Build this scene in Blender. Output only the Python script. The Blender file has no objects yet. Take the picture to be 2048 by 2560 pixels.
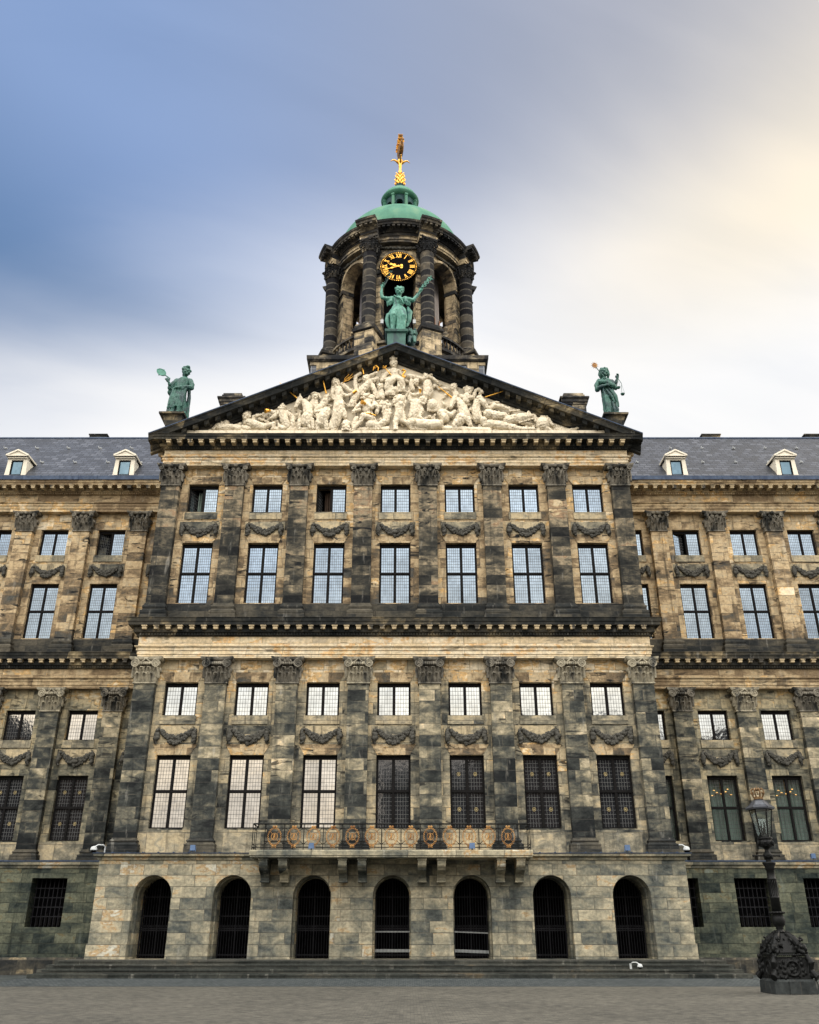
import bpy, bmesh, math, random
from mathutils import Vector, Matrix, noise as mnoise
rnd = random.Random(7)
R = math.radians
sc = bpy.context.scene
COL = sc.collection
PI = math.pi

# ------------------------------------------------------------------ camera
CX, CY, CZ, PITCH, FPX = 0.7, -39.4, 1.6, 25.6, 2208.0
cam = bpy.data.cameras.new('camera')
cam.sensor_fit = 'VERTICAL'; cam.sensor_height = 36.0; cam.lens = 36.0 * FPX / 2560.0
cam.clip_end = 3000
co = bpy.data.objects.new('camera', cam); COL.objects.link(co)
co.location = (CX, CY, CZ); co.rotation_euler = (R(90 + PITCH), 0, 0)
sc.camera = co


def at(px, py, Y):
    """where the photograph's point (px, py) lies on the plane y = Y (used to measure the place)"""
    a = (px - 1024) / FPX; b = -(py - 1280) / FPX; p = R(PITCH)
    d = (a, math.cos(p) - b * math.sin(p), math.sin(p) + b * math.cos(p))
    t = (Y - CY) / d[1]
    return Vector((CX + d[0] * t, Y, CZ + d[2] * t))


# ------------------------------------------------------------------ node helper
class NT:
    def __init__(s, tree): s.t = tree; s.n = tree.nodes; s.l = tree.links
    def new(s, typ, ins=None, **at_):
        n = s.n.new(typ)
        for k, v in at_.items(): setattr(n, k, v)
        for k, v in (ins or {}).items(): s.put(n.inputs[k], v)
        return n
    def put(s, sock, v):
        if isinstance(v, bpy.types.NodeSocket): s.l.new(v, sock)
        elif isinstance(v, bpy.types.Node): s.l.new(v.outputs[0], sock)
        else:
            if sock.type == 'RGBA' and len(v) == 3: v = (*v, 1)
            sock.default_value = v
    def m(s, op, a, b=0.0, c=None, clamp=False):
        n = s.n.new('ShaderNodeMath'); n.operation = op; n.use_clamp = clamp
        s.put(n.inputs[0], a); s.put(n.inputs[1], b)
        if c is not None: s.put(n.inputs[2], c)
        return n.outputs[0]
    def mix(s, f, a, b, blend='MIX'):
        n = s.n.new('ShaderNodeMix'); n.data_type = 'RGBA'; n.blend_type = blend; n.clamp_factor = True
        s.put(n.inputs[0], f); s.put(n.inputs[6], a); s.put(n.inputs[7], b)
        return n.outputs[2]
    def step(s, v, lo, hi):
        n = s.n.new('ShaderNodeMapRange'); n.interpolation_type = 'SMOOTHSTEP'
        s.put(n.inputs[0], v); n.inputs[1].default_value = lo; n.inputs[2].default_value = hi
        return n.outputs[0]
    def lin(s, v, lo, hi, a, b):
        n = s.n.new('ShaderNodeMapRange'); s.put(n.inputs[0], v)
        for i, x in enumerate((lo, hi, a, b)): n.inputs[i + 1].default_value = x
        return n.outputs[0]
    def ramp(s, f, stops):
        n = s.n.new('ShaderNodeValToRGB'); e = n.color_ramp.elements
        while len(e) < len(stops): e.new(0.5)
        for x, (p, c) in zip(e, stops): x.position = p; x.color = (*c, 1)
        s.put(n.inputs[0], f); return n.outputs[0]
    def noise(s, vec, scale, detail=4, rough=0.55, dist=0.0):
        n = s.n.new('ShaderNodeTexNoise'); s.put(n.inputs['Vector'], vec)
        n.inputs['Scale'].default_value = scale; n.inputs['Detail'].default_value = detail
        n.inputs['Roughness'].default_value = rough; n.inputs['Distortion'].default_value = dist
        return n.outputs[0]
    def vmul(s, v, k):
        n = s.n.new('ShaderNodeVectorMath'); n.operation = 'MULTIPLY'; s.put(n.inputs[0], v); n.inputs[1].default_value = k
        return n.outputs[0]
    def xyz(s, v):
        n = s.n.new('ShaderNodeSeparateXYZ'); s.put(n.inputs[0], v); return n.outputs
    def comb(s, x, y, z):
        n = s.n.new('ShaderNodeCombineXYZ')
        for i, v in enumerate((x, y, z)): s.put(n.inputs[i], v)
        return n.outputs[0]


# ------------------------------------------------------------------ world, sun, exposure
SUN_EL, SUN_AZ = 24.0, 68.0          # azimuth measured from +Y (behind the palace) towards +X
world = bpy.data.worlds.new('World'); sc.world = world; world.use_nodes = True
W_ = NT(world.node_tree); W_.n.clear()
out = W_.new('ShaderNodeOutputWorld'); bg = W_.new('ShaderNodeBackground', {'Strength': 0.1})
W_.l.new(bg.outputs[0], out.inputs[0])
sky = W_.new('ShaderNodeTexSky', sky_type='NISHITA', sun_disc=False, sun_elevation=R(SUN_EL), sun_rotation=R(SUN_AZ), air_density=1.0, dust_density=1.5, ozone_density=2.0)
d = W_.new('ShaderNodeTexCoord').outputs['Generated']
dx, dy, dz = W_.xyz(d)
front = W_.step(dy, -0.15, 0.25)
# a plane of cloud overhead: project the direction on it so that clouds draw out towards the horizon
den = W_.m('ADD', W_.m('MAXIMUM', dz, 0.0), 0.25)
cp = W_.comb(W_.m('DIVIDE', dx, den), W_.m('DIVIDE', dy, den), 0.0)
rotc = W_.new('ShaderNodeVectorRotate', {'Vector': cp, 'Angle': R(-24)}, rotation_type='Z_AXIS').outputs[0]
cn = W_.noise(W_.vmul(rotc, (1.1, 2.6, 1.0)), 1.35, 5, 0.48, 0.5)
cn2 = W_.noise(W_.vmul(rotc, (0.8, 3.2, 1.0)), 2.1, 5, 0.5, 0.6)
low = W_.m('MULTIPLY', W_.m('SUBTRACT', 1.0, W_.step(dz, 0.485, 0.82)), 1.28)
east = W_.m('MULTIPLY', W_.m('ADD', dx, 0.0), 1.05)
cover = W_.m('ADD', W_.m('ADD', low, east), W_.m('MULTIPLY', W_.m('SUBTRACT', cn, 0.5), 0.55))
bank = W_.step(W_.m('ADD', W_.m('ADD', W_.m('MULTIPLY', dx, -1.15), W_.m('MULTIPLY', W_.m('ABSOLUTE', W_.m('SUBTRACT', dz, 0.59)), -3.6)), W_.m('MULTIPLY', W_.m('SUBTRACT', cn2, 0.5), 0.30)), -0.20, 0.42)
cover = W_.step(W_.m('SUBTRACT', cover, W_.m('MULTIPLY', bank, 0.36)), 0.02, 0.96)
veil = W_.mix(W_.step(dx, -0.34, 0.30), (2.9, 4.2, 7.1), (4.5, 4.7, 5.5))      # thin high cloud
base = W_.mix(0.86, sky.outputs[0], veil)
base = W_.mix(1.0, base, W_.ramp(cn2, [(0.3, (.93, .94, .95)), (0.7, (1.06, 1.05, 1.04))]), 'MULTIPLY')
base = W_.mix(W_.m('MULTIPLY', bank, 0.95), base, (1.35, 2.4, 4.4))
cl = W_.mix(W_.step(dx, -0.05, 0.40), (8.6, 9.0, 9.9), (9.9, 9.0, 7.5))
cl = W_.mix(W_.step(dz, 0.66, 0.52), cl, (9.9, 9.9, 9.9))
cl = W_.mix(1.0, cl, W_.ramp(cn2, [(0.35, (.93, .94, .96)), (0.65, (1.04, 1.03, 1.02))]), 'MULTIPLY')
vis = W_.mix(cover, base, cl)
# overcast behind the viewer: several times brighter overhead than near the roofs
backc = W_.mix(W_.step(cn, 0.3, 0.7), (37.0, 37.0, 37.2), (47.0, 44.0, 39.6))
backc = W_.mix(1.0, backc, W_.ramp(W_.lin(dz, 0.0, 1.0, 0.0, 1.0), [(0.0, (.30, .285, .27)), (0.25, (.50, .49, .47)), (0.55, (1.0, 1.0, 1.0)), (0.9, (1.45, 1.45, 1.45))]), 'MULTIPLY')
skyc = W_.mix(front, backc, vis)
W_.l.new(skyc, bg.inputs['Color'])

sun = bpy.data.lights.new('sun', 'SUN'); sun.energy = 1.1; sun.angle = R(12); sun.color = (1.0, 0.86, 0.68)
so = bpy.data.objects.new('sun', sun); COL.objects.link(so)
so.rotation_euler = (R(90 - SUN_EL), 0, R(180 - SUN_AZ)); so.location = (60, 0, 60)
sc.view_settings.view_transform = 'Standard'; sc.view_settings.look = 'None'
sc.view_settings.exposure = 0.0; sc.view_settings.gamma = 1.0
sc.cycles.max_bounces = 6; sc.cycles.diffuse_bounces = 2; sc.cycles.glossy_bounces = 3
sc.cycles.use_denoising = True


# ------------------------------------------------------------------ materials
def mat(name):
    m = bpy.data.materials.new(name); m.use_nodes = True
    t = NT(m.node_tree); b = t.n['Principled BSDF']
    return m, t, b


def posn(t): return t.new('ShaderNodeNewGeometry').outputs['Position']


def bump(t, b, h, strength=0.4, dist=0.02):
    n = t.new('ShaderNodeBump', {'Strength': strength, 'Distance': dist, 'Height': h}); t.l.new(n.outputs[0], b.inputs['Normal'])


C_CREAM, C_PALE, C_TAN, C_OCH, C_BRN = (.68, .54, .34), (.66, .58, .43), (.46, .355, .215), (.54, .345, .145), (.21, .155, .095)
C_GRY, C_DGR, C_BLK, C_TEAL, C_OLV = (.25, .24, .195), (.070, .070, .064), (.014, .015, .016), (.11, .155, .155), (.24, .23, .17)


def stone(name, stops, bw=0.95, bh=0.47, crust=0.55, vein=0.6, soot_shade=(), seed=0.0, mortar=0.013, spread=0.42, tint=None):
    """weathered ashlar: every block its own tone, black crust in veins and runs; soot = [(z0, z1, amount)] tone by height: soot at the bases, painted shade low and light high"""
    m, t, b = mat(name)
    p = posn(t); x, y, z = t.xyz(p)
    u = t.m('ADD', t.m('ADD', x, t.m('MULTIPLY', y, 0.83)), seed * 7.3)
    v2 = t.comb(u, z, 0.0)
    br = t.new('ShaderNodeTexBrick', {'Vector': v2, 'Color1': (0, 0, 0), 'Color2': (1, 1, 1), 'Mortar': (0.5, 0.5, 0.5), 'Scale': 1.0, 'Mortar Size': mortar,
                                      'Mortar Smooth': 0.3, 'Bias': 0.0, 'Brick Width': bw, 'Row Height': bh}, offset=0.37, squash=0.72, squash_frequency=3)
    sp = t.comb(t.m('ADD', x, seed * 3.1), y, z)
    big = t.noise(sp, 0.42, 3, 0.6)
    bs = t.comb(t.m('ADD', t.m('ADD', x, seed * 3.1), t.m('MULTIPLY', br.outputs[0], 13.0)), y, t.m('ADD', z, t.m('MULTIPLY', br.outputs[0], 17.0)))   # every block has its own grain
    mid = t.noise(t.vmul(bs, (1.0, 1.0, 1.8)), 1.5, 4, 0.62, 0.4)
    val = t.m('ADD', t.m('MULTIPLY', br.outputs[0], spread), t.m('ADD', t.m('MULTIPLY', t.m('SUBTRACT', big, 0.5), 1.25), t.m('MULTIPLY', t.m('SUBTRACT', mid, 0.5), 1.15)))
    val = t.m('ADD', val, 0.5 - spread * 0.5)
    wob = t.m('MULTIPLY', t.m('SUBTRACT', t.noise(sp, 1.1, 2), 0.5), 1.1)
    for z0, z1, amt in soot_shade:  # tone by height: soot at the bases plus the facade's light falloff painted in
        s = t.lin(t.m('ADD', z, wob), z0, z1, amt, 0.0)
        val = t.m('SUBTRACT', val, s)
    col = t.ramp(val, stops)
    fine = t.noise(p, 9.0, 5, 0.65)
    col = t.mix(1.0, col, t.ramp(fine, [(0.25, (.62, .62, .62)), (0.75, (1.30, 1.28, 1.25))]), 'MULTIPLY')
    # bedding veins of black crust
    vn = t.noise(t.vmul(bs, (0.7, 0.7, 3.0)), 1.0, 6, 0.62, 1.3)
    vm = t.m('MULTIPLY', t.step(vn, 0.55, 0.63), min(1.0, vein * 1.15))
    vm = t.m('MULTIPLY', vm, t.step(t.noise(sp, 0.62, 2), 0.40, 0.56))
    col = t.mix(vm, col, C_BLK)
    runs = t.noise(t.vmul(sp, (3.6, 3.6, 0.26)), 1.0, 6, 0.66, 0.25)
    col = t.mix(t.m('MULTIPLY', t.step(runs, 0.50, 0.72), min(1.0, crust * 1.25)), col, (.016, .018, .018))
    wash = t.noise(t.vmul(sp, (2.6, 2.6, 0.5)), 1.3, 4, 0.6, 0.2)
    col = t.mix(t.m('MULTIPLY', t.step(wash, 0.60, 0.78), 0.28), col, (.50, .48, .42))
    col = t.mix(t.m('MULTIPLY', br.outputs[1], 0.62), col, (.05, .046, .04))
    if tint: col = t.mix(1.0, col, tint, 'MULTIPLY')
    t.l.new(col, b.inputs['Base Color']); b.inputs['Roughness'].default_value = 0.88
    b.inputs['Specular IOR Level'].default_value = 0.06
    h = t.m('SUBTRACT', t.m('MULTIPLY', fine, 0.5), t.m('MULTIPLY', br.outputs[1], 1.0))
    bump(t, b, h, 0.55, 0.02)
    return m


def simple(name, col, rough=0.7, metal=0.0, var=0.25, scale=6.0, spec=0.12, bmp=0.2, dark=None, dlo=0.45, dhi=0.65, dsc=1.5):
    m, t, b = mat(name); p = posn(t)
    n = t.noise(p, scale, 5, 0.6)
    c = t.mix(1.0, (*col, 1), t.ramp(n, [(0.25, (1 - var,) * 3), (0.75, (1 + var,) * 3)]), 'MULTIPLY')
    if dark: c = t.mix(t.step(t.noise(t.vmul(p, (1.6, 1.6, 0.7)), dsc, 5, 0.6, 0.6), dlo, dhi), c, (*dark, 1))
    t.l.new(c, b.inputs['Base Color']); b.inputs['Roughness'].default_value = rough; b.inputs['Metallic'].default_value = metal
    b.inputs['Specular IOR Level'].default_value = spec
    if bmp: bump(t, b, n, bmp, 0.02)
    return m


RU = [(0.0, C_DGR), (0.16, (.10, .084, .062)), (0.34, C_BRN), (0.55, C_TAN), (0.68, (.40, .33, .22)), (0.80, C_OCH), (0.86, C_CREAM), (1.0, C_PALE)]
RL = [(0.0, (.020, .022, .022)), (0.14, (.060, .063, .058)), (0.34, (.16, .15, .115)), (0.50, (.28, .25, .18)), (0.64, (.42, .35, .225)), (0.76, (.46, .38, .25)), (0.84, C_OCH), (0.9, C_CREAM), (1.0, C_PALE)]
RP = [(0.0, (.012, .013, .014)), (0.27, (.036, .036, .032)), (0.47, (.11, .097, .072)), (0.62, (.26, .215, .145)), (0.74, (.24, .16, .10)), (0.82, (.42, .33, .20)), (1.0, C_PALE)]
RPL = [(0.0, (.014, .016, .017)), (0.28, (.045, .049, .046)), (0.48, (.13, .124, .096)), (0.64, (.29, .255, .175)), (0.76, (.40, .35, .25)), (0.88, C_CREAM), (1.0, C_PALE)]
RE = [(0.0, (.34, .30, .23)), (0.2, (.50, .42, .29)), (0.4, (.62, .50, .32)), (0.62, C_PALE), (0.76, (.60, .38, .17)), (0.82, (.64, .52, .33)), (1.0, (.66, .57, .40))]
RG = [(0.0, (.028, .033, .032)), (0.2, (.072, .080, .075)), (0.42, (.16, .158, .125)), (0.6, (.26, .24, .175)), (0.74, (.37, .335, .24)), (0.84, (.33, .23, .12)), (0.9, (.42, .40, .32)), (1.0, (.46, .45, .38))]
RD = [(0.0, (.010, .012, .013)), (0.4, (.026, .028, .028)), (0.7, (.07, .065, .052)), (0.9, (.26, .21, .13)), (1.0, (.40, .33, .2))]
RT = [(0.0, (.02, .021, .023)), (0.25, (.07, .066, .06)), (0.42, (.20, .165, .115)), (0.58, (.42, .34, .215)), (0.8, (.50, .40, .26)), (1.0, (.60, .50, .35))]
RTD = [(0.0, (.010, .011, .013)), (0.45, (.028, .029, .031)), (0.7, (.075, .068, .058)), (0.88, (.28, .24, .17)), (1.0, (.42, .35, .25))]

M = {}
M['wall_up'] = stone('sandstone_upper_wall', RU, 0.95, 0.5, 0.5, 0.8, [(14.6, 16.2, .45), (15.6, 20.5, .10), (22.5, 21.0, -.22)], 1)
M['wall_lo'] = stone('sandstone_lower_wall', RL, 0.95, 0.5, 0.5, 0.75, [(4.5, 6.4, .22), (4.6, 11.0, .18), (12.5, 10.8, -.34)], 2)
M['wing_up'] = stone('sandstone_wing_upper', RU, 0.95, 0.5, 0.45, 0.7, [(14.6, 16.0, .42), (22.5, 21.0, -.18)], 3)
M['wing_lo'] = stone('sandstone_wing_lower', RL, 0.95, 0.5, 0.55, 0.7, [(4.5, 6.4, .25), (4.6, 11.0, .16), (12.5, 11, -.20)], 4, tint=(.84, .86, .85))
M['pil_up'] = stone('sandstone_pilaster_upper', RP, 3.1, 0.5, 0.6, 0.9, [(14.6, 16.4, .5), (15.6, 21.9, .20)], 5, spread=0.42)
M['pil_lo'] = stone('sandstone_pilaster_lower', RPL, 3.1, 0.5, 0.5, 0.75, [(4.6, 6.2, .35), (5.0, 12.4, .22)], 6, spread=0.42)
M['pil_wup'] = stone('sandstone_wing_pilaster', RU, 3.1, 0.5, 0.55, 0.9, [(14.6, 16.4, .5), (15.6, 21.9, .12)], 7, spread=0.40)
M['entab'] = stone('sandstone_entablature', RE, 2.3, 0.62, 0.22, 0.5, (), 8, mortar=0.01)
M['entab_w'] = stone('sandstone_wing_entablature', RU[2:] + [], 2.3, 0.62, 0.3, 0.55, (), 9, mortar=0.01)
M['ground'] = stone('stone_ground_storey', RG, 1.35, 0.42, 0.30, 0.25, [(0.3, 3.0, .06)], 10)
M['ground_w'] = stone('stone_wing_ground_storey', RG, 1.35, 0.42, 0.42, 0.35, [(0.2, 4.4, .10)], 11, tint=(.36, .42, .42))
M['cornice'] = stone('sooty_cornice_stone', RD, 1.6, 0.9, 0.4, 0.3, (), 12)
M['plinth'] = stone('sooty_plinth_stone', RD, 1.1, 0.6, 0.3, 0.2, (), 13)
M['pbase'] = stone('sooty_base_stone', RD[:3] + [(1.0, (.10, .09, .07))], 2.0, 0.3, 0.3, 0.2, (), 14)
M['ledge'] = stone('stone_ledge', RG, 1.9, 0.8, 0.35, 0.3, (), 15)
M['tower'] = stone('tower_sandstone', RT, 0.8, 0.42, 0.45, 0.55, (), 16)
M['tower_d'] = stone('tower_dark_sandstone', RTD, 1.0, 0.45, 0.4, 0.4, (), 17)
M['capital'] = simple('carved_capital_stone', (.17, .155, .125), 0.85, var=0.5, scale=5, dark=(.018, .02, .02), dlo=.42, dhi=.66)
M['capital_l'] = simple('carved_capital_pale', (.30, .27, .20), 0.85, var=0.5, scale=5, dark=(.05, .052, .05), dlo=.45, dhi=.7)
M['garland'] = simple('carved_garland_stone', (.060, .058, .050), 0.8, var=0.5, scale=7)
M['dentil'] = simple('modillion_stone', (.40, .32, .20), 0.85, var=0.35, scale=2.0, dark=(.07, .065, .055), dlo=.5, dhi=.62, dsc=.9)
M['marble'] = simple('white_marble', (.69, .61, .465), 0.6, var=0.14, scale=7, dark=(.34, .27, .17), dlo=.46, dhi=.80, dsc=3)
M['tymp'] = simple('tympanum_stone', (.72, .64, .49), 0.7, var=0.12, scale=2.2, dark=(.42, .36, .26), dlo=.55, dhi=.85)
M['bronze'] = simple('green_bronze', (.028, .098, .076), 0.6, 0.0, 0.35, 5, 0.4, 0.2, dark=(.012, .04, .042), dlo=.44, dhi=.62, dsc=1.6)
M['bronze_l'] = simple('bright_green_bronze', (.062, .205, .155), 0.55, 0.0, 0.3, 5, 0.4, 0.2, dark=(.015, .07, .068), dlo=.52, dhi=.7, dsc=1.8)
M['gold'] = simple('gilding', (.72, .38, .065), 0.38, 0.8, 0.3, 6, 0.4, 0.2)
M['gold_d'] = simple('worn_gilding', (.36, .195, .065), 0.5, 0.35, 0.45, 9, 0.3, 0.2, dark=(.16, .065, .02), dlo=.42, dhi=.66, dsc=3)
M['frame'] = simple('dark_window_paint', (.010, .0095, .0095), 0.6, var=0.3, scale=4, bmp=0, spec=.04)
M['lead'] = simple('lead_came', (.10, .10, .098), 0.6, var=0.2, scale=4, bmp=0)
M['leadcap'] = simple('lead_flashing', (.05, .07, .11), 0.55, var=0.4, scale=4, dark=(.03, .045, .08))
M['roundel'] = simple('stained_glass_yellow', (.30, .24, .12), .4, var=.3)
M['iron'] = simple('black_iron', (.0045, .005, .005), 0.5, 0.0, 0.4, 12, 0.14, 0.25)
M['gateiron'] = simple('gate_iron', (.012, .012, .014), 0.6, 0.0, 0.5, 6, 0.10, 0)
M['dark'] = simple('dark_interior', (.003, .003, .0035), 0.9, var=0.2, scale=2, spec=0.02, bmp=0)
M['white'] = simple('white_painted_wood', (.66, .61, .50), 0.55, var=0.12, scale=3)
M['whitep'] = simple('white_housing', (.42, .44, .44), 0.35, var=0.05)
M['blue'] = simple('floodlight_housing', (.09, .14, .24), 0.4, var=0.2)
M['black'] = simple('clock_black', (.004, .004, .005), 0.8, var=0.1, bmp=0, spec=.03)
M['orange'] = simple('ochre_plaster', (.42, .17, .06), 0.85, var=0.3, scale=1.2)
M['plaster'] = simple('pale_plaster', (.36, .33, .32), 0.85, var=0.2, scale=1.2)
M['curtain'] = simple('grey_green_curtain', (.22, .27, .24), 0.9, var=0.15, scale=2, bmp=0)
M['curtain_d'] = simple('dark_brown_curtain', (.08, .055, .04), 0.9, var=0.15, scale=2, bmp=0)
M['steps'] = stone('worn_step_stone', [(0, (.018, .021, .020)), (.5, (.04, .044, .04)), (.8, (.065, .066, .057)), (1, (.10, .08, .052))], 1.6, 0.19, 0.35, 0.3, (), 20)


def copper_roof():
    m, t, b = mat('verdigris_sheet_copper'); p = posn(t)
    x, y, z = t.xyz(p)
    ang = t.m('MULTIPLY', t.m('ARCTAN2', x, t.m('SUBTRACT', 9.0, y)), 16 / (2 * PI))
    seam = t.m('ABSOLUTE', t.m('SUBTRACT', t.m('FRACT', ang), 0.5))
    seamz = t.m('ABSOLUTE', t.m('SUBTRACT', t.m('FRACT', t.m('MULTIPLY', t.m('SUBTRACT', z, 43.0), 0.62)), 0.5))
    s = t.m('MAXIMUM', t.step(seam, 0.485, 0.497), t.step(seamz, 0.478, 0.492))
    n = t.noise(t.vmul(p, (1, 1, 0.5)), 1.1, 5)
    c = t.ramp(n, [(0.3, (.038, .125, .085)), (0.5, (.062, .18, .122)), (0.75, (.12, .22, .14))])
    c = t.mix(t.m('MULTIPLY', s, 0.7), c, (.05, .16, .12))
    t.l.new(c, b.inputs['Base Color']); b.inputs['Roughness'].default_value = 0.7; b.inputs['Specular IOR Level'].default_value = 0.15
    return m


M['copper'] = copper_roof()
M['copper_d'] = simple('dark_verdigris', (.016, .055, .055), 0.6, var=0.3, scale=3, dark=(.012, .035, .04), dlo=.48, dhi=.62)


def slate():
    m, t, b = mat('slate_roof'); p = posn(t); x, y, z = t.xyz(p)
    v = t.comb(x, t.m('MULTIPLY', z, 1.25), 0.0)
    br = t.new('ShaderNodeTexBrick', {'Vector': v, 'Color1': (0, 0, 0), 'Color2': (1, 1, 1), 'Mortar': (0, 0, 0), 'Scale': 1.0, 'Mortar Size': 0.03, 'Mortar Smooth': 0.6,
                                      'Brick Width': 0.42, 'Row Height': 0.31}, offset=0.5)
    n = t.noise(p, 0.5, 4); n2 = t.noise(t.vmul(p, (1, 1, .4)), 2.2, 4)
    val = t.m('ADD', t.m('MULTIPLY', br.outputs[0], 0.55), t.m('ADD', t.m('MULTIPLY', n, 0.3), t.m('MULTIPLY', n2, 0.35)))
    c = t.ramp(val, [(0.2, (.004, .005, .008)), (0.45, (.010, .0125, .019)), (0.66, (.023, .027, .038)), (0.82, (.038, .043, .056)), (0.97, (.07, .075, .09))])
    c = t.mix(t.m('MULTIPLY', br.outputs[1], 0.8), c, (.012, .015, .022))
    t.l.new(c, b.inputs['Base Color']); b.inputs['Roughness'].default_value = 0.5
    saw = t.m('FRACT', t.m('MULTIPLY', z, 1.25 / 0.31))
    bump(t, b, t.m('SUBTRACT', t.m('MULTIPLY', br.outputs[0], 0.3), t.m('ADD', saw, br.outputs[1])), 0.7, 0.03)
    return m


M['slate'] = slate()


def glass(name, refl, tintc=(.82, .88, .95), under=(.012, .014, .016), wav=0.012):
    m, t, b = mat(name); p = posn(t)
    t.n.remove(b)
    n = t.noise(t.vmul(p, (1.0, 1.0, 1.0)), 1.7, 2)
    cell = t.new('ShaderNodeTexWhiteNoise', {'Vector': t.new('ShaderNodeVectorMath', {0: t.vmul(p, (7.4, 0.0, 5.2))}, operation='FLOOR').outputs[0]}, noise_dimensions='3D')
    h = t.m('ADD', n, t.m('MULTIPLY', t.noise(t.vmul(p, (3.1, 1, 2.3)), 3, 2), 0.35))
    bn = t.new('ShaderNodeBump', {'Strength': 0.25, 'Distance': wav, 'Height': h})
    g = t.new('ShaderNodeBsdfGlossy', {'Color': tintc, 'Roughness': 0.03, 'Normal': bn.outputs[0]})
    df = t.new('ShaderNodeBsdfDiffuse', {'Color': under})
    obr = t.new('ShaderNodeObjectInfo').outputs['Random']
    f = t.m('MULTIPLY', t.m('MULTIPLY', t.lin(cell.outputs[0], 0, 1, 0.84, 1.06), refl), t.m('MULTIPLY', t.lin(obr, 0, 1, 0.84, 1.06), t.lin(t.noise(p, 0.9, 3), 0.3, 0.7, 0.80, 1.12)))
    mx = t.new('ShaderNodeMixShader', {0: f, 1: df.outputs[0], 2: g.outputs[0]})
    t.l.new(mx.outputs[0], t.n['Material Output'].inputs[0])
    return m


M['pane_up'] = glass('leaded_glass_sky', 0.33, (.66, .82, 1.0))
M['pane_sm'] = glass('leaded_glass_pale', 0.60, (.95, .98, .96))
M['pane_lo'] = glass('leaded_glass_warm', 0.52, (1.0, .93, .82))
M['pane_dk'] = glass('leaded_glass_dim', 0.11, (.9, .85, .82))
M['pane_dorm'] = glass('dormer_glass', 0.15, (.55, .78, .95), (.02, .05, .07))


def clear_glass(name, refl=0.10):
    m, t, b = mat(name); t.n.remove(b)
    tr = t.new('ShaderNodeBsdfTransparent', {'Color': (.80, .88, .86)}); g = t.new('ShaderNodeBsdfGlossy', {'Color': (1, 1, 1), 'Roughness': 0.03})
    mx = t.new('ShaderNodeMixShader', {0: refl, 1: tr.outputs[0], 2: g.outputs[0]})
    t.l.new(mx.outputs[0], t.n['Material Output'].inputs[0]); return m


M['clear'] = clear_glass('clear_glass', 0.12)
M['lampglass'] = clear_glass('lantern_glass', 0.10)


def paving(name, c0, c1, bw, bh, mort, crustc):
    m, t, b = mat(name); p = posn(t)
    br = t.new('ShaderNodeTexBrick', {'Vector': p, 'Color1': (0, 0, 0), 'Color2': (1, 1, 1), 'Mortar': (0, 0, 0), 'Scale': 1.0, 'Mortar Size': mort, 'Mortar Smooth': 0.5, 'Brick Width': bw, 'Row Height': bh}, offset=0.5)
    big = t.noise(p, 0.22, 4); mid = t.noise(p, 2.3, 5, 0.65); fn = t.noise(p, 26, 3)
    v = t.m('ADD', t.m('MULTIPLY', br.outputs[0], 0.35), t.m('ADD', t.m('MULTIPLY', big, 0.40), t.m('MULTIPLY', mid, 0.42)))
    v = t.m('ADD', v, t.m('MULTIPLY', t.m('SUBTRACT', fn, 0.5), 0.25))
    c = t.ramp(v, [(0.30, c0), (0.78, c1)])
    c = t.mix(t.m('MULTIPLY', br.outputs[1], 0.6), c, crustc)
    st = t.step(t.noise(t.vmul(p, (.5, 1.8, 1)), 0.8, 5, 0.6, 0.8), 0.60, 0.70)
    c = t.mix(t.m('MULTIPLY', st, 0.35), c, crustc)
    t.l.new(c, b.inputs['Base Color']); b.inputs['Roughness'].default_value = 0.8; b.inputs['Specular IOR Level'].default_value = 0.3
    bump(t, b, t.m('SUBTRACT', t.m('MULTIPLY', fn, 0.4), br.outputs[1]), 0.5, 0.015)
    return m


M['plaza'] = paving('small_grey_setts', (.020, .020, .017), (.098, .092, .075), 0.16, 0.085, 0.006, (.03, .032, .03))
M['gutter'] = paving('blue_black_setts', (.016, .021, .023), (.052, .060, .060), 0.16, 0.12, 0.02, (.01, .014, .016))
M['apron'] = paving('dark_flagstones', (.012, .017, .018), (.045, .052, .050), 0.9, 0.6, 0.012, (.014, .018, .018))


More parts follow.
